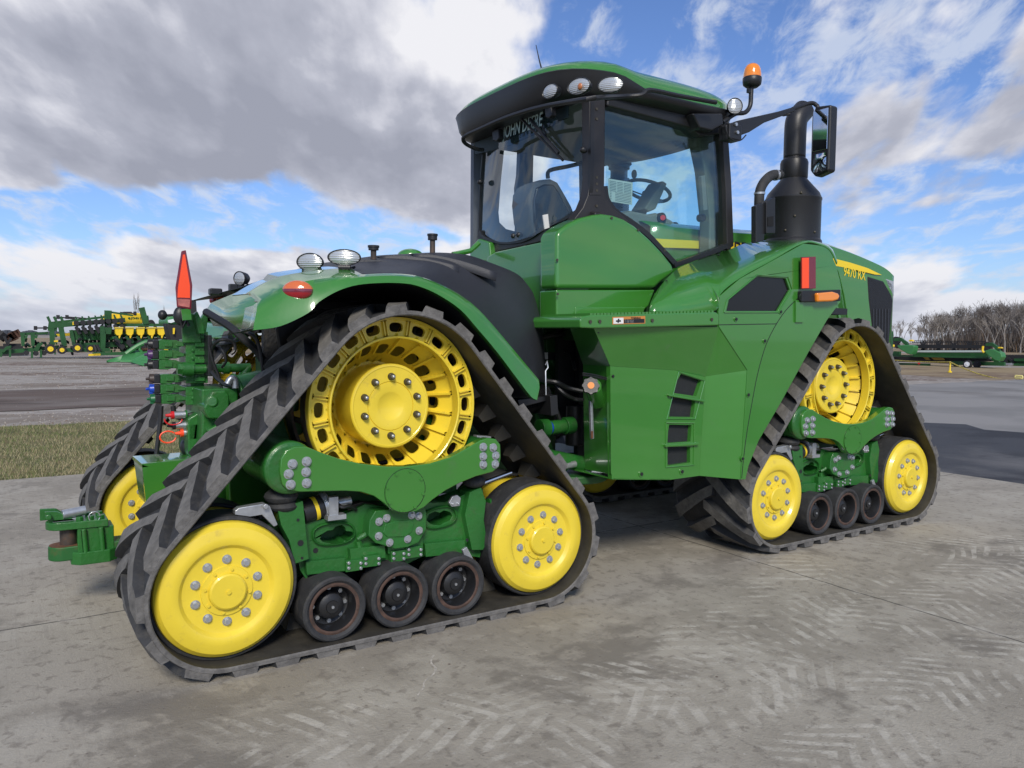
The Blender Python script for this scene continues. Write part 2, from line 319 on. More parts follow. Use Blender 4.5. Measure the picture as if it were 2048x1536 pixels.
def conc_extra(N, L, g, cur, b):
    def mm(op, a, c=None, d=None):
        n = N.new('ShaderNodeMath'); n.operation = op
        for i, q in enumerate((a, c, d)):
            if q is None: continue
            if isinstance(q, (int, float)): n.inputs[i].default_value = q
            else: L.new(q, n.inputs[i])
        return n.outputs[0]
    def over(f, cur, col):
        mx = N.new('ShaderNodeMix'); mx.data_type = 'RGBA'; L.new(f, mx.inputs[0]); L.new(cur, mx.inputs[6]); mx.inputs[7].default_value = (*col, 1); return mx.outputs[2]
    def ns(sc, stretch=(1,1,1), off=(0,0,0), det=6, ro=.6, dist=0, rot=0):
        mp = N.new('ShaderNodeMapping'); mp.inputs[3].default_value = stretch; mp.inputs[1].default_value = off; mp.inputs[2].default_value = (0,0,rot); L.new(g.outputs['Position'], mp.inputs[0])
        n = N.new('ShaderNodeTexNoise'); n.inputs['Scale'].default_value = sc; n.inputs['Detail'].default_value = det; n.inputs['Roughness'].default_value = ro; n.inputs['Distortion'].default_value = dist; L.new(mp.outputs[0], n.inputs[0]); return n.outputs[0]
    def rng(x, a, c, lo=0, hi=1):
        n = N.new('ShaderNodeMapRange'); n.interpolation_type = 'SMOOTHSTEP'; L.new(x, n.inputs[0]); n.inputs[1].default_value = a; n.inputs[2].default_value = c; n.inputs[3].default_value = lo; n.inputs[4].default_value = hi; return n.outputs[0]
    s_ = N.new('ShaderNodeSeparateXYZ'); L.new(g.outputs['Position'], s_.inputs[0]); x, y, z = s_.outputs
    # broom texture, dusty tyre trails bending across the slab
    bro = ns(30, (1,.05,1), det=4); cur = over(rng(bro, .5, .75, 0, .18), cur, (.14,.13,.115))
    # chevron prints left by tracks in pale dust
    wob = mm('MULTIPLY', mm('SUBTRACT', ns(.7, off=(4,4,0), det=2), .5), 1.6)
    for (ox, oy, ang, wid) in ((2.9,-.9,.35,.36),(.2,-2.2,.9,.34),(4.6,-1.2,.12,.36),(1.2,-1.1,-.25,.3),(2.3,-2.0,.1,.3),(6.4,-.9,-.3,.33)):
        ca, sa = math.cos(ang), math.sin(ang); u = mm('ADD', mm('MULTIPLY', mm('SUBTRACT', x, ox), ca), mm('MULTIPLY', mm('SUBTRACT', y, oy), sa)); v = mm('ADD', mm('SUBTRACT', mm('MULTIPLY', mm('SUBTRACT', y, oy), ca), mm('MULTIPLY', mm('SUBTRACT', x, ox), sa)), mm('MULTIPLY', wob, .35))
        av = mm('ABSOLUTE', v); ch = mm('SINE', mm('MULTIPLY', mm('ADD', u, mm('MULTIPLY', av, .9)), 52.))
        f = mm('MULTIPLY', rng(ch, -.1, .5), rng(av, wid, wid-.04)); f = mm('MULTIPLY', f, rng(ns(2.2, off=(ox*3,oy,0), det=7, ro=.7), .42, .56, 0, .72)); f = mm('MULTIPLY', f, rng(mm('ABSOLUTE', u), 1.9, 1.1)); f = mm('MULTIPLY', f, rng(ns(9, off=(oy,ox,0), det=6, ro=.75), .38, .6))
        cur = over(f, cur, (.53,.50,.43))
    # slab joints
    j = ns(3, det=5); jj = mm('MULTIPLY', mm('SUBTRACT', j, .5), .05)
    for ax, p0s in ((x, (3.76, -1.7, -6.9)), (y, (1.21, -4.2))):
        for p0 in p0s:
            d = mm('ABSOLUTE', mm('ADD', mm('SUBTRACT', ax, p0), jj)); cur = over(rng(d, .011, .004, 0, .8), cur, (.045,.042,.038))
            cur = over(mm('MULTIPLY', rng(d, .05, .01, 0, .45), rng(ns(7, det=5), .5, .62)), cur, (.42,.39,.34))
    # aggregate specks and small pits
    vo = N.new('ShaderNodeTexVoronoi'); vo.inputs['Scale'].default_value = 16; L.new(g.outputs['Position'], vo.inputs[0])
    cur = over(rng(vo.outputs['Distance'], .12, .05, 0, .55), cur, (.12,.10,.085))
    vo = N.new('ShaderNodeTexVoronoi'); vo.inputs['Scale'].default_value = 4.5; L.new(g.outputs['Position'], vo.inputs[0])
    cur = over(rng(vo.outputs['Distance'], .045, .02, 0, .8), cur, (.09,.055,.04))
    vo = N.new('ShaderNodeTexVoronoi'); vo.inputs['Scale'].default_value = 7.5; L.new(g.outputs['Position'], vo.inputs[0])
    cur = over(rng(vo.outputs['Distance'], .05, .025, 0, .7), cur, (.50,.47,.42))
    return cur
M['conc'] = gmat('weathered_concrete', [(.355,.325,.268),(.265,.240,.195),(.41,.38,.318),(.18,.162,.133),(.40,.365,.30),(.20,.178,.146)], [(.8,.42,.60,.85),(1.7,.50,.62,.65),(.9,.53,.62,.8),(6,.54,.66,.5),(14,.52,.66,.7)], .82, .45, 60, extra=conc_extra)
M['asph'] = gmat('dark_asphalt', [(.05,.052,.058),(.16,.155,.15),(.028,.029,.033)], [(.22,.46,.62,.75),(.5,.5,.62,.9)], .8, .4, 40)
M['road'] = gmat('grey_yard_road', [(.20,.195,.185),(.27,.26,.245),(.13,.12,.11)], [(.3,.4,.6,.8),(.15,.55,.7,.8)], .9, .4, 20)
M['dirt'] = gmat('dark_dirt_road', [(.115,.085,.068),(.18,.155,.135),(.07,.052,.042)], [(.35,.45,.62,.9),(.8,.5,.65,.8)], .9, .5, 12, (.35,1,1))
M['gravel'] = gmat('pale_gravel', [(.30,.27,.235),(.15,.108,.082),(.40,.37,.33),(.20,.165,.13)], [(.12,.50,.58,.95),(3.6,.50,.60,.8),(.5,.50,.60,.8)], .95, 1, 14, (.55,1,1))
M['lawn'] = gmat('winter_turf', [(.16,.145,.065),(.085,.10,.032),(.25,.215,.125)], [(1.4,.42,.6,.9),(9,.5,.68,.7)], .95, .9, 30)
M['field'] = gmat('dry_straw_field', [(.27,.205,.115),(.15,.10,.065),(.33,.27,.18),(.30,.29,.28)], [(.12,.48,.6,.85),(.9,.5,.64,.6),(.09,.56,.64,.9)], .95, .8, 8, (.5,1,1))
def sheet(name, pts, z, mt, label=None):
    mb = MB(); mb.prism([(x, y, z-.3) for x, y in pts], (0,0,.3)); o = mb.build(name, mt, smooth=0); tag(o, kind='structure'); return o
mb = MB(); mb.add([(-2500,-2500,-.02),(2500,-2500,-.02),(2500,2500,-.02),(-2500,2500,-.02)], [(0,1,2,3)])
tag(mb.build('ground', M['gravel'], smooth=0), kind='structure')
def flat(name, pts, z, mt):
    mb = MB(); mb.add([(x, y, z) for x, y in pts], [tuple(range(len(pts)))]); return tag(mb.build(name, mt, smooth=0), kind='structure')
sheet('concrete_apron', [(-14,-9),(9.0,-9),(9.05,6.42),(-14,6.42)], 0, M['conc'])
def smoothrow_(pts, k=4):
    out = []
    for i in range(len(pts)-1):
        p0, p1, p2, p3 = pts[max(i-1,0)], pts[i], pts[i+1], pts[min(i+2, len(pts)-1)]
        for j in range(k): t = j/k; out.append(.5*((2*p1)+(p2-p0)*t+(2*p0-5*p1+4*p2-p3)*t*t+(-p0+3*p1-3*p2+p3)*t**3))
    out.append(pts[-1]); return out
def wavy(x0, x1, y, amp, n=40, seed=1):
    rnd = random.Random(seed); return [(x0+(x1-x0)*i/n, y+rnd.uniform(-amp, amp)) for i in range(n+1)]
flat('lawn', [(-14,6.42),(7.5,6.42)]+wavy(7.5,-14,12.4,.15,60,3), -.012, M['lawn'])
flat('dirt_road', wavy(-40,26,15.6,.2,60,5)+wavy(30,-60,22.3,.5,60,6), -.008, M['dirt'])
flat('yard_road', [(9.05,-14),(60,-14)]+wavy(60,15,13.0,.2,40,8)+[(9.05,13.0)], -.010, M['road'])
flat('asphalt_patch', [(9.05,-14),(15.5,-14)]+[(y_, x_) for x_, y_ in wavy(-14,13.0,15.0,.35,40,18)]+[(9.05,13.0)], -.005, M['asph'])
flat('dry_field', wavy(36,130,13.5,.3,50,9)+[(400,40),(400,300),(-20,300),(-60,100),(20,66),(40,30)], -.014, M['field'])
mb = MB(); cp = [AZ(x, y) for x, y in ((868,1310),(862,1325),(872,1338),(864,1352),(850,1362),(846,1378),(838,1386),(836,1396))]; cp2 = smoothrow_(cp, 6)
rnd = random.Random(9); L_ = []; R_ = []
for i, p in enumerate(cp2): w_ = rnd.uniform(.003,.007); L_.append(Vector((p.x-w_+rnd.uniform(-.003,.003), p.y, .002))); R_.append(Vector((p.x+w_, p.y+rnd.uniform(-.003,.003), .002)))
mb.loft([L_, R_]); tag(mb.build('concrete_crack', mat('pale_crack_filler', (.42,.39,.34), .9, var=.3, vscale=40), smooth=0), kind='structure')
# loose stones on the yard
rnd = random.Random(77); mb = MB()
for i in range(2600):
    y = 12.6+30*rnd.random()**1.7; x = -1.6+rnd.random()*(3+y*.42)-.0; r_ = rnd.uniform(.010,.024)*(1+(y-12)*.03); a = rnd.random()*PI
    if 15.3 < y < 22.5 and rnd.random() < .8: continue
    q = [(x+r_*math.cos(a+k*PI/2)*rnd.uniform(.7,1.2), y+r_*math.sin(a+k*PI/2)*rnd.uniform(.7,1.2), -.02) for k in range(4)]; mb.add(q+[(x,y,r_*.7-.015)], [(0,1,4),(1,2,4),(2,3,4),(3,0,4)], rnd.choice((0,0,1)))
tag(mb.build('gravel_stones', [mat('pale_stone', (.31,.28,.245), .9), mat('brown_stone', (.17,.13,.10), .9)], smooth=0), 'loose pale gravel scattered over the yard beyond the lawn', 'gravel', kind='stuff')
# short winter grass
rnd = random.Random(5); mb = MB()
for i in range(52000):
    y = 6.44 + 5.9*rnd.random()**1.25; x = -4.6 + rnd.random()*8.6
    h = rnd.uniform(.018,.05)*(1+.3*math.sin(x*3)*math.cos(y*4)); a = rnd.random()*PI; l = rnd.uniform(-.035,.035); l2 = rnd.uniform(-.035,.035); w_ = .0035
    dx, dy = math.cos(a)*w_, math.sin(a)*w_
    mb.add([(x-dx,y-dy,-.012),(x+dx,y+dy,-.012),(x+l,y+l2,h)], [(0,1,2)], 0 if rnd.random() < .50+.25*math.sin(x*2.1+math.sin(y*1.7)*2)*math.cos(y*2.3+x) else 1 if rnd.random() < .75 else 2)
g = mb.build('grass', [mat('straw_blade', (.36,.31,.18), .9), mat('olive_blade', (.15,.19,.06), .9), mat('brown_blade', (.20,.15,.085), .9)], smooth=0)
tag(g, 'short tan and olive winter grass between the concrete and the dirt road', 'grass', kind='stuff')
# ------------------------------------------------------------------ the tractor
T = empty('tracked_tractor', (2.9, 1.37, 0))
tag(T, 'big green farm tractor on four rubber tracks with yellow wheels, on the concrete', 'tractor')
ZI, ZD, RI, RD = .407, 1.246, .352, .500         # idler axle height, drive axle height, radii the belt runs on
XF, XD = 1.844, .930                             # front idler, drive axle ahead of rear idler
YB0, YB1 = -.07, .69                             # belt edges
YC = .31
circ = [((0, ZI), RI), ((XF, ZI), RI), ((XD, ZD), RD)]
def make_path():
    # anticlockwise from the rear idler seen with X right, Z up: bottom run, front run, rear run
    seq = [circ[0], circ[1], circ[2]]; segs = []; tang = []
    for i in range(3):
        (c0, r0), (c1, r1) = seq[i], seq[(i+1) % 3]
        dx, dz = c1[0]-c0[0], c1[1]-c0[1]; L_ = math.hypot(dx, dz); th = math.atan2(dz, dx); be = math.asin((r0-r1)/L_)
        na = th - PI/2 + be; tang.append((na, math.sqrt(L_*L_-(r0-r1)**2)))
    pts = []
    for i in range(3):
        (c0, r0) = seq[i]; a0 = tang[i-1][0]; a1 = tang[i][0]
        while a1 < a0: a1 += 2*PI
        n = max(6, int((a1-a0)*r0/.03))
        for k in range(n+1):
            a = a0+(a1-a0)*k/n; pts.append((c0[0]+r0*math.cos(a), c0[1]+r0*math.sin(a), math.cos(a), math.sin(a)))
        (c1, r1) = seq[(i+1) % 3]; a = tang[i][0]; n = int(tang[i][1]/.04)
        for k in range(1, n):
            t = k/n; pts.append((c0[0]+r0*math.cos(a)+(c1[0]+r1*math.cos(a)-c0[0]-r0*math.cos(a))*t, c0[1]+r0*math.sin(a)+(c1[1]+r1*math.sin(a)-c0[1]-r0*math.sin(a))*t, math.cos(a), math.sin(a)))
    return pts
PTH = make_path(); acc = [0]
for i in range(len(PTH)):
    a, b = PTH[i], PTH[(i+1) % len(PTH)]; acc.append(acc[-1]+math.hypot(b[0]-a[0], b[1]-a[1]))
LEN = acc[-1]
def on_path(s):
    s %= LEN; lo, hi = 0, len(PTH)
    while hi-lo > 1:
        mid = (lo+hi)//2
        if acc[mid] <= s: lo = mid
        else: hi = mid
    a, b = PTH[lo], PTH[(lo+1) % len(PTH)]; t = (s-acc[lo])/max(1e-9, acc[lo+1]-acc[lo])
    v = [a[k]+(b[k]-a[k])*t for k in range(4)]; q = math.hypot(v[2], v[3]); return v[0], v[1], v[2]/q, v[3]/q
def bp(s, y, h): x, z, nx, nz = on_path(s); return Vector((x+nx*h, y, z+nz*h))
CT = .026                                        # carcass thickness
def make_belt(x0, y0, parent, reverse=1, phase=0):
    mb = MB(); off = Vector((x0, y0, 0)); n = 190
    prof = [(YB0+.006, 0), (YB0, .006), (YB0, CT-.004), (YB0+.008, CT), (YB1-.008, CT), (YB1, CT-.004), (YB1, .006), (YB1-.006, 0)]
    rows = [[bp(LEN*i/n, y, h)+off for y, h in prof] for i in range(n)]; rows.append(rows[0])
    b = len(mb.v); mb.v += [p for r in rows[:-1] for p in r]; k_ = len(prof)
    for i in range(n):
        for k in range(k_):
            a0, a1, b0, b1 = i*k_+k, i*k_+(k+1) % k_, ((i+1) % n)*k_+k, ((i+1) % n)*k_+(k+1) % k_
            mb.f.append([a0, a1, b1, b0]); mb.m.append(1 if k in (0, 1, 2, 4, 5) else 2 if k == 7 else 0)
    # raised tread bars: two staggered rows of slanting lugs
    N_ = 33; P = LEN/N_; LH = .047; rnd = random.Random(3)
    for row in (0, 1):
        for i in range(N_):
            s0 = P*(i+.5*row)+phase
            ye, yc = (YB0+.004, YC+.045) if row == 0 else (YB1-.004, YC-.045)
            sk = .225*reverse; w0, w1 = .034, .050; m_ = 7; top = []; base = []
            for j in range(m_+1):
                t = j/m_; y = yc+(ye-yc)*t; sc = s0 + sk*(t**1.1); ww = w0+(w1-w0)*t; hh = LH*(1-.0*t)
                if t > .86: hh *= .72
                if j == 0: hh *= .93
                jit = rnd.uniform(-.003, .003)
                base.append([bp(sc-ww-.012, y, CT-.002)+off, bp(sc+ww+.012, y, CT-.002)+off]); top.append([bp(sc-ww+jit, y, CT+hh)+off, bp(sc+ww+jit, y, CT+hh)+off])
            o = len(mb.v)
            for j in range(m_+1): mb.v += [base[j][0], top[j][0], top[j][1], base[j][1]]
            for j in range(m_):
                a = o+j*4; c = a+4
                mb.f += [[a, a+1, c+1, c], [a+1, a+2, c+2, c+1], [a+2, a+3, c+3, c+2]]; mb.m += [0, 3, 0]
            mb.f += [[o, o+3, o+2, o+1], [o+m_*4, o+m_*4+1, o+m_*4+2, o+m_*4+3]]; mb.m += [0, 1]
    # guide blocks inside
    for i in range(N_*1+6):
        P2 = LEN/(N_+6); s0 = P2*i; vs = []
        for hh, ws, wy in ((-.001, .052, .062), (-.085, .024, .036)):
            for a, c in ((-1,-1),(1,-1),(1,1),(-1,1)): vs.append(bp(s0+a*ws, YC+c*wy, hh)+off)
        mb.add(vs, [(0,1,5,4),(1,2,6,5),(2,3,7,6),(3,0,4,7),(4,5,6,7)], 2)
    return mb.build('track_belt', [M['rubber'], M['edge'], M['inner'], M['worn']], parent, smooth=30)
def hexbolt(name, loc, r, h, parent, mt, washer=True, d=(0,-1,0)):
    d = Vector(d); mb = MB(); p = Vector(loc)
    if washer: mb.cyl(p, p+d*.004, r*1.35, n=18)
    mb.cyl(p+d*.004, p+d*(h*.85), r, n=6, ph=.3); mb.cyl(p+d*(h*.85), p+d*h, r, r*.82, n=6, ph=.3)
    return mb.build(name, mt, parent, loc=loc, smooth=25)
def ring_pts(c, r, n, ph=0): return [(c[0]+r*math.sin(2*PI*k/n+ph), c[1], c[2]+r*math.cos(2*PI*k/n+ph)) for k in range(n)]
def make_idler(c, parent, ph, bolts=True, near=True):
    x, y0, z = c
    prof = [(0,-.030),(.078,-.030),(.086,-.024),(.090,-.004),(.119,-.002),(.121,.006),(.188,.008),(.205,.004),(.222,-.014),(.235,-.019),(.262,-.018),(.305,-.006),(.326,.016),(.332,.036)]
    q = [(r_, a) for r_, a in prof]
    full = q + [(.332,.20),(.12,.21),(.12,.41),(.332,.42)] + [(r_, .62-a) for r_, a in prof[::-1]]
    mb = MB().lathe(full, (x, y0, z), n=64)
    for k in range(8):
        a = 2*PI*k/8+.2
        for yy, s_ in ((-.004, -1), (.624, 1)): mb.cyl((x+.105*math.sin(a), y0+yy, z+.105*math.cos(a)), (x+.105*math.sin(a), y0+yy+.008*s_, z+.105*math.cos(a)), .0075, n=8)
    for yy, s_ in ((-.030, -1), (.650, 1)): mb.cyl((x, y0+yy, z), (x, y0+yy+.008*s_, z), .010, n=10)
    o = mb.build('idler_wheel', M['yellow'], parent, loc=(x, y0+.31, z), smooth=25)
    for ya, yb in ((.030,.235),(.385,.590)):
        t = MB().lathe([(.3325,ya+.004),(.337,ya),(.346,ya+.002),(.352,ya+.010),(.352,yb-.01),(.346,yb-.002),(.3325,yb-.004),(.3325,ya+.004)], (x, y0, z), n=64)
        t.build('tyre', M['rubber'], o, loc=(x, y0+(ya+yb)/2, z), smooth=30)
    if bolts:
        b0 = None
        for p in ring_pts((x, y0+.008, z), .1515, 10, ph):
            if b0 is None: b0 = hexbolt('bolt', p, .0165, .020, o, M['steel']); first = Vector(p)
            else: dup(b0, o, Vector(p)-first, top=False)
    return o
def make_roller(c, parent):
    x, y0, z = c; r = .170
    mb = MB(); mis = []; prof = [(r*.80,.012),(r*.88,.000),(r*.95,.0),(r,.008),(r,.20),(r*.9,.21),(.07,.21),(.07,.43),(r*.9,.43),(r,.44),(r,.655),(r*.9,.66),(.05,.66)]
    mb.lathe(prof, c, n=48, mi=0)
    mb.lathe([(r*.80,.011),(r*.74,.009),(r*.69,.012)], c, n=48, mi=1)
    mb.lathe([(r*.69,.012),(r*.65,.03),(r*.62,.10),(.078,.115),(.075,.095),(.066,.060),(.052,.052),(.034,.048),(.032,.040),(0,.040)], c, n=48, mi=2)
    for k in range(8):
        a = 2*PI*k/8; mb.cyl((x+.088*math.sin(a), y0+.112, z+.088*math.cos(a)), (x+.088*math.sin(a), y0+.095, z+.088*math.cos(a)), .012, n=6, mi=3)
    mb.cyl((x, y0+.04, z), (x, y0+.034, z), .008, n=8, mi=3)
    return mb.build('mid_roller', [M['rubber'], M['rim_rust'], M['black'], M['steel']], parent, loc=(x, y0+.33, z), smooth=30)
def holed_ring(mb, c, r0, r1, y0, y1, n, rc, hr, ht, th, mi=0, dmi=None, pw=3.2):
    """annulus (conical when y0 != y1) with n rounded openings and real thickness th"""
    x, yc, z = c; K = 20
    def P(r, a, dy=0): return Vector((x+r*math.sin(a), yc+y0+(y1-y0)*(r-r0)/(r1-r0)+dy, z+r*math.cos(a)))
    for s_ in range(n):
        a0 = 2*PI*(s_)/n; da = 2*PI/n; hole = []; outer = []
        for k in range(K):
            t = 2*PI*k/K; c_, q_ = math.cos(t), math.sin(t)
            e = (abs(c_)**pw+abs(q_)**pw)**(-1/pw)
            hole.append((rc+hr*c_*e, a0+ht*q_*e/rc))
            m_ = max(abs(c_), abs(q_)); uc, uq = c_/m_, q_/m_
            outer.append(((r0+r1)/2+(r1-r0)/2*uc, a0+da/2*uq))
        for dy, flip in ((0, 0), (th, 1)):
            vs = [P(*p, dy) for p in hole]+[P(*p, dy) for p in outer]
            fs = [(k, (k+1) % K, K+(k+1) % K, K+k) for k in range(K)]
            mb.add(vs, [f[::-1] for f in fs] if flip else fs, mi)
        vs = [P(*p, 0) for p in hole]+[P(*p, th) for p in hole]
        mb.add(vs, [(k, (k+1) % K, K+(k+1) % K, K+k) for k in range(K)], mi)
def make_drive(c, parent, ph):
    x, y0, z = c; mb = MB()
    # outer flange with 20 openings, raised lips and ribs
    holed_ring(mb, c, .392, .478, .105, .105, 20, .438, .026, .040, .022)
    mb.lathe([(.478,.105),(.480,.098),(.494,.098),(.497,.104),(.497,.145),(.478,.145),(.478,.127)], c, n=80)
    mb.lathe([(.392,.105),(.390,.080),(.384,.078),(.378,.082),(.380,.150),(.396,.165)], c, n=80)
    for k in range(20):
        a = 2*PI*(k+.5)/20; u = Vector((math.sin(a), 0, math.cos(a))); o = Vector(c)
        for s_ in (-1, 1):
            t = Vector((u.z, 0, -u.x))*(s_*.0085)
            mb.bar(o+u*.397+t+Vector((0,.0975,0)), o+u*.476+t+Vector((0,.0985,0)), .006, .021, up=(0,1,0))
        # deep ribs from the web to the lip, drive bars at the rim
        mb.bar(o+u*.30+Vector((0,.320,0)), o+u*.388+Vector((0,.175,0)), .012, .03, up=(0,1,0))
    # conical web with large windows
    holed_ring(mb, c, .245, .396, .42, .17, 20, .318, .027, .033, .012, pw=3.4)
    mb.lathe([(.245,.42),(.232,.42),(.226,.20),(.237,.195),(.237,.178),(.232,.172),(.222,.170),(.218,.173),(.139,.173),(.137,.179),(.134,.173),(.082,.173),(.075,.176),(.05,.187),(.02,.192),(0,.193)], c, n=64)
    mb.lathe([(.245,.42),(.245,.50),(.10,.52)], c, n=48)
    o = mb.build('drive_wheel', M['yellow'], parent, loc=(x, y0+.3, z), smooth=30)
    # inner flange
    mb = MB(); holed_ring(mb, c, .385, .478, .50, .50, 20, .435, .026, .040, .02, 0)
    mb.lathe([(.478,.50),(.480,.492),(.497,.495),(.497,.54),(.478,.54)], c, n=64); mb.lathe([(.385,.50),(.385,.48),(.24,.44)], c, n=48)
    mb.build('inner_flange', M['dyellow'], o, smooth=30)
    mb = MB()
    for k in range(20):
        a = 2*PI*(k+.5)/20; u = Vector((math.sin(a), 0, math.cos(a))); mb.cyl(Vector(c)+u*.470+Vector((0,.127,0)), Vector(c)+u*.470+Vector((0,.50,0)), .016, n=8)
    mb.lathe([(.4975,.147),(.4985,.150),(.4985,.225),(.485,.23),(.480,.15),(.4975,.147)], c, n=64)
    mb.lathe([(.4975,.39),(.4985,.395),(.4985,.49),(.485,.49),(.480,.39),(.4975,.39)], c, n=64)
    mb.build('drive_bars', M['brown'], o, smooth=30)
    b0 = None
    for p in ring_pts((x, y0+.173, z), .1653, 10, ph):
        if b0 is None:
            p = Vector(p); first = p; s = MB(); d = Vector((0,-1,0)); s.cyl(p, p+d*.004, .021, n=16, mi=0); s.cyl(p+d*.004, p+d*.026, .0205, .0165, n=16, mi=0); s.cyl(p+d*.026, p+d*.038, .0105, .0095, n=12, mi=1); s.ell(p+d*.038, .0095, .006, .0095, 10, 6, mi=1)
            b0 = s.build('stud', [M['cone'], M['steel']], o, loc=p, smooth=30)
        else: dup(b0, o, Vector(p)-first, top=False)
    return o
# ------------------------------------------------------------------ undercarriage
def tr(pts, Y, off=(0,0,0)): return [A(x, y, Y)+Vector(off) for x, y in pts]
BEAM = [(560,944),(562,918),(572,902),(590,893),(612,893),(645,906),(680,918),(720,927),(770,933),(812,933),(860,927),(900,915),(935,896),(960,881),(975,876),(992,878),(1001,889),(1002,915),(998,935),(985,944),(952,953),(920,966),(890,982),(865,1000),(848,1015),(832,1023),(808,1027),(786,1022),(768,1006),(748,992),(722,984),(690,982),(640,983),(600,984),(575,980),(564,968)]
def keyhole(outer, holes):
    """outer polygon joined to its holes by slits (2D tuples)"""
    out = list(outer)
    for h in holes:
        best = min(((p[0]-q[0])**2+(p[1]-q[1])**2, i, j) for i, p in enumerate(out) for j, q in enumerate(h)); _, i, j = best
        hh = h[j:]+h[:j]+[h[j]]; out = out[:i+1]+hh+out[i:]
    return out
def area2(p): return sum(p[i][0]*p[(i+1) % len(p)][1]-p[(i+1) % len(p)][0]*p[i][1] for i in range(len(p)))
def plate_holes(mb, outer, holes, Y, th, off, mi=0):
    """plate traced in the plane Y with real holes: triangulated faces plus walls"""
    loops = [tr(outer, Y, off)]+[tr(h, Y, off) for h in holes]
    tris = tessellate_polygon([[Vector((p.x, p.z, 0)) for p in l] for l in loops]); flat_ = [p for l in loops for p in l]; n = len(flat_); t = Vector((0, th, 0))
    mb.add(flat_+[p+t for p in flat_], [tuple(f) for f in tris]+[tuple(n+i for i in f[::-1]) for f in tris], mi)
    for l in loops:
        k = len(l); mb.add(l+[p+t for p in l], [(i, (i+1) % k, k+(i+1) % k, k+i) for i in range(k)], mi)
def oval(cx, cy, rx, ry, n=18, rot=0, pw=2.6):
    o = []
    for k in range(n):
        t = 2*PI*k/n; c, s_ = math.cos(t), math.sin(t); e = (abs(c)**pw+abs(s_)**pw)**(-1/pw); u, v = rx*c*e, ry*s_*e
        o.append((cx+u*math.cos(rot)-v*math.sin(rot), cy+u*math.sin(rot)+v*math.cos(rot)))
    return o
def make_frame(off, parent, detail=True):
    ox, oy, oz = off; off = Vector(off); out = []
    # cross beam
    mb = MB(); mb.prism(tr(BEAM, -.03, off), (0,.055,0)); beam = mb.build('cross_beam', M['green'], parent, bevel=.006); out.append(beam)
    c = A(810, 981, -.03)+off; mb = MB(); mb.cyl(c+Vector((0,.005,0)), c+Vector((0,-.003,0)), .121, n=48); mb.cyl(c+Vector((0,.0,0)), c+Vector((0,-.006,0)), .116, n=48)
    for p in ring_pts((c.x, c.y-.006, c.z), .108, 8, .25): mb.cyl(p, (p[0], p[1]-.007, p[2]), .009, n=8)
    mb.build('pivot_cover', M['green'], beam, smooth=25)
    mb = MB(); mb.tube([(c.x+.1195*math.cos(t*PI/24), c.y-.0035, c.z+.1195*math.sin(t*PI/24)) for t in range(49)], .0013, 5, caps=False); mb.build('seam', M['black'], beam)
    if detail:
        b0 = None
        for px in ((584.7,928),(613,923),(577,948),(612,944),(581,969),(613,966),(966,894),(986,895),(966,913),(991,911),(966,929),(990,928)):
            p = A(*px, -.03)+off
            if b0 is None: b0 = hexbolt('bolt', p, .0185, .022, beam, M['steel']); first = p
            else: dup(b0, beam, p-first, top=False)
    # stub tubes behind both beam ends and the axle casting
    mb = MB(); p = A(593, 937, -.03)+off; mb.cyl(p+Vector((-.02,.02,0)), p+Vector((-.02,.52,.0)), .128, n=32); mb.cyl(p+Vector((-.02,.024,0)), p+Vector((-.02,.09,0)), .134, n=32)
    q = A(980, 910, -.03)+off; mb.cyl(q+Vector((0,.02,0)), q+Vector((.0,.5,0)), .085, n=24)
    a_ = Vector((XD, .52, ZD))+off
    mb.prism([a_+Vector((-.78,.02,-.34)), a_+Vector((-.50,.02,-.38)), a_+Vector((.12,.02,-.46)), a_+Vector((.5,.02,-.40)), a_+Vector((.62,.02,-.30)), a_+Vector((.2,.02,.28)), a_+Vector((-.15,.02,.3)), a_+Vector((-.66,.02,-.16))], (0,.26,0))
    mb.cyl(a_+Vector((0,-.05,0)), a_+Vector((0,1.0,0)), .24, n=32)
    out.append(mb.build('axle_casting', M['greenc'], parent, bevel=.02, seg=3))
    # lower casting with its windows
    mb = MB()
    outer = [(556,1024),(600,1012),(616,1042),(640,1040),(700,1024),(730,1008),(760,1012),(850,1006),(890,1004),(940,985),(955,975),(966,978),(968,1000),(964,1040),(968,1080),(960,1115),(935,1112),(880,1118),(848,1112),(810,1130),(760,1128),(716,1135),(665,1150),(612,1158),(600,1140),(590,1100),(574,1060)]
    plate_holes(mb, outer, [[(640,1078),(645,1068),(655,1062),(666,1060),(672,1053),(684,1050),(691,1056),(692,1062),(702,1063),(710,1068),(708,1077),(700,1082),(690,1081),(684,1087),(670,1089),(655,1086),(646,1084)], [(853,1040),(858,1029),(870,1023),(880,1026),(888,1021),(900,1024),(905,1032),(900,1041),(890,1045),(880,1051),(868,1050),(860,1047)]], .13, .14, off)
    # thick rims around the windows
    for (cx, cy, rx, ry, rt) in ((668,1068,44,24,-.12),(880,1035,36,22,-.25)):
        o1 = tr(oval(cx,cy,rx,ry,24,rt), .118, off); o2 = tr(oval(cx,cy,rx-3,ry-3,24,rt), .108, off); o3 = tr(oval(cx,cy,rx-6,ry-5,24,rt), .129, off); mb.loft([o1, o2, o3], closed=True)
    mb.prism(tr([(556,1020),(606,1002),(618,1118),(590,1128),(578,1080),(562,1050)], .06, off), (0,.10,0))
    mb.prism(tr([(940,985),(962,975),(972,1002),(968,1040),(974,1085),(966,1100),(944,1100),(930,1030)], .08, off), (0,.12,0))
    for x0, x1, yy in ((612,690,1138),(850,930,1102),(700,770,1112),(775,845,1096)):
        mb.prism(tr([(x0,yy-14),(x1,yy-22),(x1+2,yy+4),(x0+2,yy+12)], .09, off), (0,.07,0))
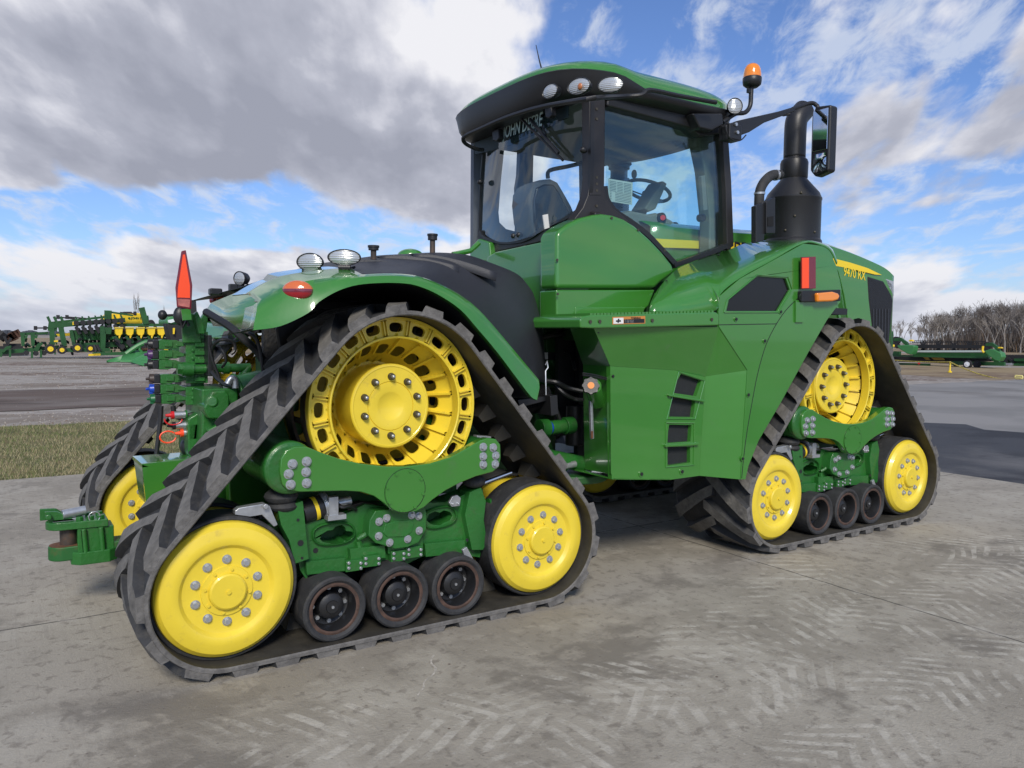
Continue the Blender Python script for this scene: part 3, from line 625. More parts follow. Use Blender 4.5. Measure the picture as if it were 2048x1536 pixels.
    for xr in (.53,.90,1.26): mb.cyl((ox+xr, oy+.20, .26+oz), (ox+xr, oy+.44, .26+oz), .05, n=16); mb.box(ox+xr-.07, ox+xr+.07, oy+.215, oy+.40, .28+oz, .46+oz)
    cast = mb.build('bogie_frame', M['greenc'], parent, bevel=.009); out.append(cast)
    mb = MB().box(ox+.25, ox+1.62, oy+.27, oy+.36, .33+oz, .62+oz).box(ox+.4, ox+1.4, oy+.25, oy+.40, .70+oz, .86+oz)
    out.append(mb.build('inner_beam', M['dgreen'], parent, bevel=.01))
    mb = MB()
    for x, y, r_, Y in ((601,1086,.016,.0595),(631,1101,.014,.1295),(604,1116,.007,.0595),(596,1040,.008,.0595),(650,1120,.010,.1295),(934,1080,.010,.0795)): p = A(x, y, Y)+off; mb.cyl(p, p+Vector((0,-.002,0)), r_, n=16); mb.build('bolt_hole', M['black'], cast, smooth=0); mb = MB()
    mb.prism(tr([(690,1012),(725,1004),(760,1010),(752,1020),(700,1026)], .16, off), (0,.05,0)); mb.build('guard_plate', M['brown'], parent, bevel=.004)
    mb = MB(); mb.tube(smoothrow_([A(*q)+off for q in ((716,1078,.11),(735,1066,.09),(742,1050,.10))], 5), .014, 8); mb.tube(smoothrow_([A(*q)+off for q in ((716,1082,.115),(722,1100,.11),(735,1108,.10),(760,1104,.11))], 5), .018, 8); mb.build('casting_web', M['greenc'], cast)
    mb = MB(); mb.tube(smoothrow_([A(*q)+off for q in ((672,1004,.12),(684,1014,.08),(700,1012,.09),(712,1020,.12))], 5), .010, 7); mb.build('hose', M['black'], cast)
    # bolted plate in the middle
    mb = MB(); mb.prism(tr([(751,1022),(845,1010),(853,1024),(853,1058),(838,1085),(815,1095),(790,1098),(751,1086),(737,1072),(739,1041)], .045, off), (0,.09,0)); mb.prism(tr([(770,1049),(790,1042),(822,1040),(829,1046),(825,1064),(812,1074),(775,1075),(766,1066)], .039, off), (0,.05,0))
    pl = mb.build('cover_plate', M['greenc'], parent, bevel=.006); out.append(pl)
    if detail:
        b0 = None
        for px in ((758,1043),(773,1036),(823,1030),(837,1032),(838,1061),(815,1078),(779,1085),(757,1072)):
            p = A(*px, .045)+off
            if b0 is None: b0 = hexbolt('bolt', p, .0165, .020, pl, M['steel']); first = p
            else: dup(b0, pl, p-first, top=False)
    # clamp plates over the roller axles
    for (x0, x1, y_) in ((692,726,1131),(726,762,1122),(782,812,1112),(812,846,1104)):
        mb = MB(); mb.prism(tr([(x0,y_-9),(x1,y_-13),(x1,y_+9),(x0,y_+14)], .075, off), (0,.05,0))
        for xx in (x0+5, x1-5):
            for yy in (-4, 6): p = A(xx, y_+yy-1, .075)+off; mb.cyl(p, p+Vector((0,-.009,0)), .0095, n=10, mi=1)
        out.append(mb.build('axle_clamp', [M['greenc'], M['steel']], parent, bevel=.003))
    # tensioner cylinder with its yellow data label, bracket and air springs
    mb = MB(); p0, p1 = A(603,1026,.15)+off, A(655,1008,.15)+off; mb.cyl(p0, p0+(p1-p0)*.78, .062, n=28); ten = mb.build('tensioner', M['black'], parent, bevel=.006); out.append(ten)
    mb = MB(); mb.cyl(p0+(p1-p0)*.42, p0+(p1-p0)*.56, .0635, n=28); mb.build('data_label', M['ytext'], ten)
    mb = MB(); mb.cyl(p0+(p1-p0)*.78, p0+(p1-p0)*1.0, .066, n=28); mb.cyl(p0+(p1-p0)*.84, p0+(p1-p0)*.90, .072, n=28); mb.box(p1.x-.02, p1.x+.03, p1.y-.08, p1.y-.04, p1.z-.05, p1.z+.05); mb.box(p1.x-.03, p1.x+.07, p1.y-.09, p1.y-.03, p1.z-.07, p1.z-.045)
    mb.cyl(p1+Vector((.02,-.02,0)), p1+Vector((.12,-.02,.01)), .025, n=12)
    mb.build('clamp', M['steel'], ten)
    mb = MB(); mb.prism(tr([(470,1022),(478,1016),(530,1007),(540,1012),(556,1050),(548,1054),(524,1030),(500,1034),(470,1030)], .05, off), (0,.05,0)); p = A(530,1012,.04)+off; mb.cyl(p, p+Vector((0,-.02,0)), .014, n=8)
    out.append(mb.build('idler_bracket', M['steel'], parent, bevel=.004))
    mb = MB(); p = A(562,992,.12)+off; mb.ell(p, .085, .085, .045, 20, 8); mb.ell(p+Vector((.012,.0,-.05)), .08, .08, .035, 20, 8); out.append(mb.build('rubber_spring', M['rubber'], parent)); mb = MB()
    q = A(948,962,.12)+off; mb.ell(q, .07, .07, .04, 16, 8); out.append(mb.build('rubber_spring', M['rubber'], parent))
    mb = MB(); mb.prism(tr([(905,993),(915,990),(922,996),(920,1012),(904,1014),(898,1006)], .07, off), (0,.02,0))
    m2 = MB(); m2.prism(tr([(925,1100),(934,1094),(948,1120),(944,1128),(934,1126)], .02, off), (0,.02,0)); out.append(m2.build('lock_plate', M['steel'], parent, bevel=.003))
    for x_, y_ in ((905,1008),(916,1007)): p = A(x_, y_, .07)+off; mb.cyl(p, p+Vector((0,-.012,0)), .008, n=6)
    out.append(mb.build('bracket', M['steel'], parent, bevel=.003))
    mb = MB(); p = A(950,872,.2)+off; mb.bar(p, p+Vector((.10,0,-.012)), .05, .012); mb.bar(p+Vector((.0,0,-.01)), p+Vector((.0,0,-.07)), .05, .012); mb.bar(p+Vector((.08,0,-.012)), p+Vector((.03,0,-.06)), .05, .012)
    out.append(mb.build('scraper_bracket', M['steel'], parent, bevel=.003))
    mb = MB(); a, b = A(962,968,.16)+off, A(1022,945,.16)+off; mb.cyl(a, b, .014, n=12); out.append(mb.build('cylinder_rod', M['chrome'], parent))
    mb = MB(); a = A(975,1010,.18)+off; mb.cyl(a, a+Vector((.22,0,-.01)), .04, n=16); out.append(mb.build('idler_arm', M['greenc'], parent))
    mb = MB()
    for y_ in (.20,.42): mb.tube([Vector((.36,y_,.86))+off, Vector((.6,y_-.02,.90))+off, Vector((.9,y_,.88))+off, Vector((1.2,y_+.02,.9))+off], .013, 7)
    out.append(mb.build('hose', M['black'], parent))
    return out
UNITS = [((0,0,0),(.0073,.1258,.0074)), ((4.1,.0437,.012),(.0285,-.1789,-.3477))]
FAR = Vector((0, 2.12, 0))
for ui, (off, ph) in enumerate(UNITS):
    o3 = Vector(off); before = set(bpy.data.objects)
    lst = [make_belt(off[0], off[1], T, 1, .03+.07*ui)]
    lst[0].location.z += off[2]; WL[lst[0].name].z += off[2]
    lst.append(make_idler((off[0], off[1], ZI+off[2]), T, ph[0])); lst.append(make_idler((off[0]+XF, off[1], ZI+off[2]), T, ph[1]))
    for xr in (.53,.90,1.26): lst.append(make_roller((off[0]+xr, off[1]-.03, .225+off[2]), T))
    lst.append(make_drive((off[0]+XD, off[1], ZD+off[2]), T, ph[2]))
    fr = make_frame(off, T)
    # the far side pair: same parts, idlers turned so that their bolted face looks this way
    for o in lst+[f for f in fr if f.name.split('.')[0] in ('bogie_frame', 'inner_beam')]:
        nm = o.name.split('.')[0]
        if nm == 'idler_wheel':
            c = dup(o, T, FAR+Vector((0,-.0,0)))
            continue
        dup(o, T, FAR, deep=(nm == 'drive_wheel' and False) or nm == 'idler_wheel')
        if nm == 'drive_wheel':
            c = [k for k in bpy.data.objects if k.name.startswith('drive_wheel') and k.parent == T][-1]
# ------------------------------------------------------------------ bodywork
def res(pts, n):
    """resample (x, y, Y) rows to n points along their pixel length, then lift them to space"""
    d = [0]
    for a, b in zip(pts, pts[1:]): d.append(d[-1]+math.hypot(b[0]-a[0], b[1]-a[1]))
    out = []
    for k in range(n):
        s = d[-1]*k/(n-1); i = 0
        while i < len(d)-2 and d[i+1] < s: i += 1
        t = (s-d[i])/max(1e-9, d[i+1]-d[i]); a, b = pts[i], pts[i+1]
        out.append(A(*[a[j]+(b[j]-a[j])*t for j in range(3)]))
    return out
def yrow(pts, Y): return [(x, y, Y) for x, y in pts]
def mirY(mb, c=1.37):
    m2 = MB(); m2.v = [Vector((p.x, 2*c-p.y, p.z)) for p in mb.v]; m2.f = [f[::-1] for f in mb.f]; m2.m = list(mb.m); return m2
# --- rear fenders
LOW = [(508,659),(560,651),(615,625),(637,603),(675,581),(715,569),(764,565),(808,566),(838,572),(875,588),(920,618),(957,659),(994,703),(1031,752),(1061,791),(1074,799)]
UPP = [(517,605),(563,578),(605,566),(640,560),(680,555),(712,552),(771,549),(816,551),(845,557),(879,570),(920,592),(957,622),(994,663),(1031,707),(1066,749),(1077,762)]
SIL = [(545,572),(600,553),(645,543),(672,535),(700,527),(723,521),(771,514),(827,511),(882,508),(931,511),(975,525),(1031,548),(1053,570),(1068,596),(1083,663),(1092,767)]
def idx(row, Y): return [A(x, y, Y if not isinstance(Y, list) else Y[i]) for i, (x, y) in enumerate(row)]
def smoothrow(pts, k=4):
    """Catmull-Rom through 3D points"""
    out = []
    for i in range(len(pts)-1):
        p0, p1, p2, p3 = pts[max(i-1,0)], pts[i], pts[i+1], pts[min(i+2, len(pts)-1)]
        for j in range(k):
            t = j/k; out.append(.5*((2*p1)+(p2-p0)*t+(2*p0-5*p1+4*p2-p3)*t*t+(-p0+3*p1-3*p2+p3)*t**3))
    out.append(pts[-1]); return out
def lerp(a, b, t): return [p+(q-p)*t for p, q in zip(a, b)]
low = smoothrow(idx(LOW, -.10)); upp = smoothrow(idx(UPP, [.02,0,-.02,-.03,-.05,-.05,-.05,-.05,-.05,-.05,-.05,-.05,-.05,-.05,-.05,-.05])); sil = smoothrow(idx(SIL, .56))
lowi = [p+Vector((0,.03,0)) for p in low]
bulge = [p+Vector((0,-.012,.004)) for p in lerp(low, upp, .6)]
g_in = [p+Vector((0,.07,.004)) for p in upp]
def fender(mir):
    def f(m_):
        if not mir: return m_
        m_ = mirY(m_); m_.v = [p+Vector((.30,0,-.06)) for p in m_.v]; return m_
    mb = MB(); mb.loft([lowi, low, lerp(low, upp, .12), bulge, upp, g_in])
    # green cap over the rear third of the arch
    n3 = 22; seg = range(0, n3); far_ = [upp[i]+Vector((0,.50,.075)) if i > 6 else upp[i]+Vector((.0,.50,.05)) for i in seg]
    mid_ = [upp[i]+Vector((0,.18,.045)) for i in seg]
    mb.loft([[upp[i] for i in seg], mid_, far_])
    # the rear end folds round to the inside
    e = [low[0], lerp(low, upp, .12)[0], bulge[0], upp[0]]; mb.loft([e, [p+Vector((.10,.45,.0)) for p in e], [p+Vector((.16,.85,.0)) for p in e]])
    o = f(mb).build('rear_fender', M['green'], T, solid=.006, smooth=40)
    ml = MB(); ml.loft([[p+Vector((0,.008,.004)) for p in lowi], [p+Vector((0,.4,-.02)) for p in lowi], [p+Vector((0,.86,-.04)) for p in lowi]]); f(ml).build('fender_liner', M['black'], o, smooth=50)
    return o
fen = fender(False); fen2 = fender(True)
# --- black cover across the rear frame, with raised ribs
mb = MB(); k0 = 5*4-6
s0 = [p for p in g_in]; mb.loft([[p+Vector((0,-.05,-.004)) for p in s0[6:]], [p+Vector((0,.0,.006)) for p in s0[6:]], lerp(s0, sil, .5)[6:], lerp(s0, sil, .85)[6:], sil[6:], [p+Vector((0,.1,.012)) for p in sil[6:]], [p+Vector((0,.8,.03)) for p in sil[6:]]])
cov1 = mb.build('rear_cover', M['cover'], T, solid=.006, smooth=45)
m2 = MB(); m2.loft([[Vector((p.x, 2.74-p.y, p.z)) for p in r_] for r_ in ([p+Vector((0,-.05,-.004)) for p in s0[6:]], lerp(s0, sil, .5)[6:], sil[6:], [p+Vector((0,.8,.03)) for p in sil[6:]])]); m2.build('rear_cover', M['cover'], T, solid=.006, smooth=45)
for k, (x0, y0, x1, y1, w_) in enumerate(((690,527,830,541,.07),(758,516,917,540,.09),(826,511,992,552,.08))):
    a, b = A(x0, y0, .56), A(x1, y1, .30); mb = MB()
    n = 10; rows = []
    for i in range(n+1):
        t = i/n; j = 0; p = A(x0+(x1-x0)*t, y0+(y1-y0)*t-2.2*math.sin(PI*t)*3-2, .52-.24*t)
        u = Vector((.05,.10,.02)); d_ = .030*min(1, 4*t+.3)
        rows.append([p+Vector((-.02,-.03,-d_-.01)), p+Vector((0,-.012,d_*.4)), p+Vector((0,.05,d_*.6)), p+Vector((.02,.10,-d_-.01))])
    mb.loft(rows); mb.build('rib', M['cover'], cov1, solid=.004)
def post(x, y0, y1, Y, w_=.03):
    mb = MB(); a, b = A(x, y0, Y), A(x, y1, Y); mb.cyl(b+Vector((0,0,-.05)), b+(a-b)*.8, .017, n=12, mi=0); mb.cyl(b+(a-b)*.72, a, .030, n=16, mi=1); mb.cyl(a+Vector((0,0,-.012)), a, .034, n=16, mi=1); mb.cyl(b+Vector((0,0,-.02)), b+Vector((0,0,.006)), .035, n=16, mi=0)
    return mb.build('vent_cap', [M['brown'], M['black']], T, smooth=30)
post(747, 491, 524, .50); post(865, 468, 511, .66)
# small filler cap
mb = MB(); p = A(821, 512, 1.1); mb.ell(p, .09, .09, .05, 20, 8, top=0); mb.cyl(p+Vector((0,0,-.05)), p, .075, n=20, mi=1); mb.build('filler_cap', [M['green'], M['black']], T)
mb = MB(); mb.tube([A(905,509,1.5), A(940,502,1.5), A(952,492,1.5), A(958,486,1.5)], .02, 8); mb.build('handrail', M['green'], T)
def worklight(x, y, Y, rx, ry, base, yaw=0, parent=T, tilt=0, name='work_light'):
    p = A(x, y, Y); d = (CAM-p).normalized(); d = Vector((-math.cos(R(yaw))*1, -math.sin(R(yaw)), -.05)).normalized(); mb = MB(); u = d.cross(Vector((0,0,1))).normalized(); w_ = u.cross(d)
    def ring(s, r): return [p+d*s+u*(rx*r*math.cos(2*PI*k/28))+w_*(ry*r*math.sin(2*PI*k/28)) for k in range(28)]
    mb.loft([ring(-.07,.05), ring(-.068,.45), ring(-.045,.8), ring(0,1.0), ring(.012,1.03), ring(.016,.98), ring(.010,.92)], closed=True)
    o = mb.build(name, M['black'], parent, smooth=50)
    mb = MB(); mb.loft([ring(.010,.93), ring(.018,.75), ring(.024,.4), ring(.026,.02)], closed=True); mb.build('lens', M['lens'], o, smooth=60)
    if base:
        b = A(*base); mb = MB(); mb.cyl(p+w_*(-ry*.9), b, .016, n=10); mb.box(b.x-.03, b.x+.03, b.y-.03, b.y+.03, b.z-.03, b.z+.012); mb.cyl(p+w_*(-ry*1.25)+u*.03, p+w_*(-ry*1.25)-u*.03, .02, n=10)
        mb.tube([p+d*-.04+w_*-.02, p+d*-.09+w_*-.07, b+Vector((.05,0,.02)), b], .007, 6); mb.build('light_bracket', M['black'], o)
    return o
worklight(689, 515, .10, .085, .042, (691,541,.12), yaw=62)
worklight(621, 524, .38, .075, .048, (627,546,.40), yaw=48)
worklight(481, 557, 2.35, .065, .055, (484,574,2.37), yaw=25)
for x, y, Y, b in ((691,545,.12,14),(627,552,.40,14),(484,578,2.37,12)):
    mb = MB(); mb.prism([A(x-b,y+8,Y), A(x+b,y+6,Y), A(x+b*.8,y-6,Y), A(x-b*.8,y-5,Y)], (0,.06,0)); mb.build('light_mount', M['green'], T, bevel=.006)
# tail lamps: amber above red
def tail(x, y, Y):
    p = A(x, y, Y); d = Vector((-.55,-.83,.12)).normalized(); u = d.cross(Vector((0,0,1))).normalized(); w_ = u.cross(d); N_ = 36
    mb = MB(); R_ = lambda s, r: [p+d*s+u*(.072*r*math.cos(2*PI*k/N_))+w_*(.048*r*math.sin(2*PI*k/N_)) for k in range(N_)]
    rows = [R_(-.06,1.02), R_(.006,1.02), R_(.010,1.0), R_(.024,.8), R_(.032,.5), R_(.035,.02)]
    mb.loft(rows, closed=True)
    return mb.build('tail_lamp', M['tail'], T, smooth=60)
tail(595, 581, -.045); tail(437, 600, 2.78)
mb = MB(); p = A(432,585,2.4); mb.box(p.x-.05, p.x+.04, p.y-.04, p.y+.04, p.z-.02, p.z+.03); mb.build('sensor', M['black'], T, bevel=.01)
mb = MB(); p = A(466,576,2.3); mb.box(p.x-.03, p.x+.03, p.y-.03, p.y+.03, p.z-.03, p.z+.03); mb.build('sensor', M['black'], T, bevel=.008)
# dark plates and frame beneath the rear cover
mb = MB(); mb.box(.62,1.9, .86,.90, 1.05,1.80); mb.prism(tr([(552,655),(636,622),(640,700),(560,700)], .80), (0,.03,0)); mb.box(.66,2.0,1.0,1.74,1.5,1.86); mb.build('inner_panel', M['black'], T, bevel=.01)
mb = MB(); mb.box(.62,2.25,.95,1.79,.95,1.55); mb.box(.22,.62,1.10,1.69,.7,1.22); mb.box(1.2,2.2,1.1,1.64,.75,.98); mb.build('rear_frame', M['dgreen'], T, bevel=.02)

mb = MB(); mb.add([A(426,652,2.0), A(412,620,2.1), A(422,606,2.0), A(470,586,1.6), A(545,566,1.1), A(607,552,.75), A(608,630,.75), A(508,657,1.1)], [(0,1,2),(0,2,7),(2,3,7),(3,4,7),(4,5,6),(4,6,7)]); mb.build('rear_cowl', M['green'], T, solid=.008, smooth=60)
mb = MB(); mb.prism(tr([(528,660),(568,650),(572,700),(556,775),(530,800),(526,720)], 1.0), (0,.05,0)); mb.build('mud_guard', mat('muddy_black_plate', (.012,.013,.015), .7, bump=.8, bscale=40, dirt=(.06,.05,.035), damt=.25, dscale=18), T)
mb = MB(); c6 = [(545,566,1.12),(560,556,1.2),(578,548,1.2),(600,541,1.1),(640,540,.8),(690,531,.62),(640,552,.6),(605,556,.74)]; mb.add([A(*q) for q in c6], [(0,1,2),(0,2,3),(0,3,7),(3,4,7),(4,6,7),(4,5,6)]); mb.build('cover_end', M['cover'], cov1, solid=.008, smooth=60)
# --- slow vehicle sign
mb = MB(); o3 = [(372,500),(385,570),(383,619),(354,614),(351,575),(363,502)]
pts = tr(o3, 1.05); mb.prism(pts, (0,.012,0)); sg = mb.build('warning_sign', M['dred'], T, bevel=.004)
mb = MB(); mb.prism(tr([(370,509),(380,572),(380,596),(355,595),(356,576),(366,509)], 1.047), (0,.003,0)); mb.build('sign_face', M['orange'], sg)
mb = MB(); mb.prism(tr([(380,599),(379,615),(357,611),(355,598)], 1.047), (0,.003,0)); mb.build('sign_face', mat('pale_reflective_strip', (.45,.14,.12), .5, var=.4, vscale=25), sg)
mb = MB(); a, b = A(371,618,1.06), A(374,640,1.06); mb.bar(a, b, .05, .012); mb.build('sign_post', M['green'], sg)
# ------------------------------------------------------------------ rear linkage: couplers, gear case, drawbar
rx = lambda x, y, Y=1.30: A(x, y, Y)
caps = [M['black'], M['purple'], M['black'], mat('brown_plastic', (.05,.035,.03), .5), M['blue'], mat('green_plastic', (.01,.12,.04), .4)]
for k, y in enumerate((688.5,709.4,729.2,757.7,778,798)):
    x0 = 306+(3 if k > 2 else 0)+(2 if k > 4 else 0); a, b = rx(x0+12, y), rx(x0+62, y); h = .030
    mb = MB(); c = a+(b-a)*.68
    mb.prism([(a.x, a.y, a.z-h), (a.x+.05, a.y, a.z-h*1.05), (a.x+.07, a.y, a.z-h*.8), (c.x, a.y, a.z-h*.8), (b.x, a.y, b.z-h*.25), (b.x, a.y, b.z+h*.25), (c.x, a.y, a.z+h*.85), (a.x+.02, a.y, a.z+h*.95), (a.x, a.y, a.z+h*.85)], (0,.10,0))
    mb.box(c.x, b.x, a.y-.006, a.y+.0, a.z-.012, a.z+.004); mb.box(a.x+.03, c.x-.02, a.y-.008, a.y, a.z-.015, a.z+.018)
    cp = mb.build('hydraulic_coupler', M['greenc'], T, bevel=.006)
    mb = MB(); mb.cyl((a.x-.03, a.y+.05, a.z), (a.x+.005, a.y+.05, a.z), .028, n=20); mb.box(a.x-.035, a.x, a.y-.002, a.y+.1, a.z-.026, a.z+.026); mb.build('socket', M['black'], cp, bevel=.006)
    mb = MB(); mb.cyl((a.x-.060, a.y+.03, a.z), (a.x-.028, a.y+.03, a.z), .022, .03, n=14); mb.bar((a.x-.05, a.y+.02, a.z-.03), (a.x-.05, a.y+.02, a.z+.03), .02, .012); mb.cyl((a.x-.078, a.y+.03, a.z), (a.x-.058, a.y+.03, a.z), .009, n=8); mb.build('dust_cap', caps[k], cp, bevel=.003)
for k, y in enumerate((672,688.5,705,721,757.7,783,801)):
    a, b = rx(372 if k else 385, y, 1.28), rx(416, y, 1.28); mb = MB(); mb.box(a.x, b.x, a.y, a.y+.22, a.z-.028, a.z+.028); mb.box(b.x-.08, b.x-.02, a.y-.014, a.y, a.z-.016, a.z+.01)
    for q in (.3,.6): mb.cyl((a.x+(b.x-a.x)*q, a.y-.012, a.z+.012), (a.x+(b.x-a.x)*q, a.y, a.z+.012), .009, n=8)
    mb.build('valve_section', M['greenc'], T, bevel=.004)
mb = MB(); a, b = rx(385, 838), rx(410, 668); mb.box(a.x, b.x, a.y+.04, a.y+.20, a.z, b.z); mb.build('valve_column', M['greenc'], T, bevel=.006)
mb = MB(); mb.prism(tr([(366,686),(364,652),(360,640),(370,625),(392,628),(400,655),(404,686)], 1.26), (0,.03,0)); mb.build('mast_bracket', M['greenc'], T, bevel=.006); mb = MB(); mb.prism(tr([(388,628),(395,622),(408,650),(410,668),(398,668)], 1.2), (0,.05,0)); mb.build('mast_bracket', M['greenc'], T, bevel=.006); mb = MB(); mb.prism(tr([(400,640),(412,620),(416,640),(412,668),(402,668)], 1.4), (0,.05,0))
mb.build('mast_bracket', M['greenc'], T, bevel=.006)
mb = MB(); mb.ell(rx(362,632,1.2), .045,.03,.06, 14, 8); mb.tube([rx(360,640,1.18), rx(365,655,1.18), rx(372,640,1.18), rx(378,652,1.18)], .012, 7); mb.build('cable_reel', M['black'], T)
# small round camera head on a rod
mb = MB(); mb.cyl(rx(328,631,1.5), rx(350,630,1.5), .008, n=8); mb.ell(rx(325,630,1.5), .028,.03,.032, 14, 8); mb.build('camera_head', M['black'], T)
# pipes and hoses
mb = MB(); mb.cyl(rx(354,738,1.24), rx(364,738,1.24), .035, n=6); mb.cyl(rx(364,738,1.24), rx(386,738,1.24), .042, n=20); mb.cyl(rx(386,738,1.24), rx(500,735,1.24), .027, n=16); mb.cyl(rx(446,736,1.24), rx(458,736,1.24), .038, n=20); mb.cyl(rx(496,735,1.24), rx(480,765,1.24), .03, n=14); mb.build('hydraulic_pipe', M['greenc'], T)
mb = MB(); mb.box(rx(413,670,1.2).x, rx(421,670,1.2).x, 1.16, 1.3, rx(415,752,1.2).z, rx(415,670,1.2).z); mb.build('wiring_rail', M['black'], T, bevel=.004)
hoses = [[(412,624,1.2),(430,635,1.1),(462,655,.95),(490,680,.9),(512,700,.9),(525,720,.9)], [(428,740,1.15),(424,700,1.1),(440,680,1.0),(466,684,1.0),(470,700,1.0),(462,708,1.0)],
         [(430,690,1.1),(446,702,1.05),(452,722,1.05),(444,735,1.1)], [(424,744,1.15),(436,758,1.1),(452,770,1.05),(466,772,1.0)], [(480,660,.9),(508,672,.85),(520,700,.85),(526,740,.85)],
         [(346,812,1.25),(350,830,1.25),(362,836,1.25),(380,830,1.25),(405,825,1.25)], [(418,690,1.1),(425,720,1.1),(440,760,1.1),(445,790,1.1)], [(300,648,1.3)]]
for i, h_ in enumerate(hoses[:-1]):
    mb = MB(); mb.tube(smoothrow([rx(*q) for q in h_], 5), (.024,.010,.008,.014,.012,.015,.009)[i], 8); mb.build('hose', M['black'], T)
mb = MB(); mb.tube(smoothrow([rx(322.5,812,1.3), rx(321,840,1.3), rx(317,875,1.3), rx(313,908,1.3)], 4), .014, 8); mb.build('drain_hose', M['black'], T)
mb = MB(); mb.tube(smoothrow([rx(455,768,1.0), rx(462,757,1.0), rx(470,760,1.0), rx(471,776,1.0)], 4), .02, 10); mb.build('elbow_fitting', M['steel'], T)
# gear case
mb = MB(); mb.prism(tr([(404,778),(476,776),(478,870),(452,930),(398,930),(404,850)], 1.02), (0,.5,0)); mb.prism(tr([(408,815),(424,783),(452,781),(459,790),(459,832),(446,838),(418,838),(410,826)], .93), (0,.2,0))
mb.cyl(rx(478,800,1.15), rx(540,785,1.15), .155, n=32); mb.cyl(rx(474,801,1.15), rx(482,799,1.15), .17, n=32); mb.prism(tr([(434,828),(440,822),(452,824),(456,836),(450,850),(436,870),(420,872),(414,860),(434,850)], .95), (0,.12,0)); mb.cyl(rx(424,803,.925), rx(424,803,.96), .035, n=20)
mb.build('gear_case', M['greenc'], T, bevel=.018, seg=3)
mb = MB(); mb.prism(tr([(376,838),(402,822),(404,925),(384,925),(376,905)], 1.15), (0,.3,0)); mb.box(rx(372,860,1.2).x, rx(400,860,1.2).x, 1.15,1.4, rx(372,880,1.2).z, rx(372,845,1.2).z); mb.build('pump_housing', M['greenc'], T, bevel=.01)
for (x, y, col, l) in ((331,831,'redp',32),(334,852,'black',30),(350,867,'orange',22)):
    a = rx(x, y, 1.22); b = rx(x+l, y-1.5, 1.22); d = (b-a).normalized()
    mb = MB(); mb.cyl(a+d*.045, a+d*.11, .022, n=16, mi=1); mb.cyl(a+d*.11, b+d*.03, .027, n=16, mi=2); mb.cyl(a, a+d*.03, .008, .012, n=10); mb.cyl(a+d*.03, a+d*.047, .024, n=16)
    mb.build('remote_coupler', [M[col], M['steel'], M['greenc']], T)
mb = MB(); c = rx(336,874,1.2); mb.tube([c+Vector((.045*math.cos(t/14*2*PI*.86+.7), 0, .035*math.sin(t/14*2*PI*.86+.7))) for t in range(15)], .005, 6); mb.build('retaining_loop', M['orange'], T)
mb = MB(); c = rx(347,838,1.2); mb.tube([c+Vector((.05*math.cos(-t/10*PI-.1), 0, .035*math.sin(-t/10*PI-.1))) for t in range(11)], .0045, 6); mb.build('retaining_loop', M['redp'], T)
mb = MB(); mb.cyl(rx(372,893,1.3), rx(384,893,1.3), .05, n=20); mb.ell(rx(370,894,1.3), .03,.05,.05, 16, 8); mb.build('pto_cap', M['black'], T)
# bracket box above the drawbar
mb = MB(); mb.prism(tr([(284,928),(430,913),(520,1000),(500,1010),(300,1017),(292,1008)], 1.02), (0,.02,0)); a = [A(265,912,1.36), A(284,928,1.02), A(430,913,1.02), A(430,900,1.4)]; mb.prism(a, (0,0,-.02))
mb.prism([A(284,930,1.03), A(267,915,1.36), A(278,994,1.36), A(300,1015,1.03)][::-1], (.02,0,0)); mb.build('drawbar_bracket', M['green'], T, bevel=.006)
mb = MB(); mb.box(-.1,.5,1.05,1.12,.55,.9); mb.box(.0,1.2,1.0,1.74,.55,.80); mb.prism(tr([(455,900),(540,880),(545,1010),(460,1008)], .80), (0,.1,0)); mb.build('lower_frame', M['green'], T, bevel=.01)
# drawbar and hitch
Y0 = 1.30
def hull(cx0, cx1, w0, w1, z0, z1, n=10, y=1.37, nose=True):
    p = []
    for k in range(n+1): t = PI/2+PI*k/n; p.append(Vector((cx0+w0*math.cos(t), y+w0*math.sin(t), z0)))
    return p+[Vector((cx1, y-w1, z0)), Vector((cx1, y+w1, z0))]
zb0, zb1 = A(150,1120,Y0).z, A(150,1092,Y0).z
mb = MB(); xn = A(97,1105,Y0).x+.075; mb.prism(hull(xn, .9, .075, .07, zb0, 0), (0,0,zb1-zb0)); db = mb.build('drawbar', mat('scuffed_green_drawbar', (.014,.11,.02), .5, var=.1, dirt=(.16,.07,.03), damt=.3, dscale=9), T, bevel=.008)
mb = MB(); mb.prism(hull(xn, A(168,1090,Y0).x, .07, .062, zb1, 0), (0,0,.002)); mb.build('worn_patch', M['rust'], db)
mb = MB(); zt0, zt1 = A(150,1058,Y0).z, A(150,1047,Y0).z; xr = A(216,1050,Y0).x; mb.prism(hull(xn-.005, xr, .08, .095, zt0, 0), (0,0,zt1-zt0+.012))
for dx in (0,.055,.11):
    for dy in (-.055,.055): mb.cyl((xr-.145+dx, 1.37+dy, zt1+.01), (xr-.145+dx, 1.37+dy, zt1+.034), .022, n=6)
zc0 = A(190,1124,Y0).z
mb.prism([Vector((xr+q[0]*.11-.085, 1.37+q[1]*.11, zc0)) for q in ((-1,-.6),(-.6,-1),(.8,-1),(1.2,-.6),(1.2,.6),(.8,1),(-.6,1),(-1,.6))], (0,0,.075))
mb.box(xr-.16,xr+.03,1.29,1.45,zc0+.07,zt0)
for dx in (-.13,-.04): mb.cyl((xr+dx+.01, 1.275, zc0+.05), (xr+dx, 1.275, zt0), .016, n=10)
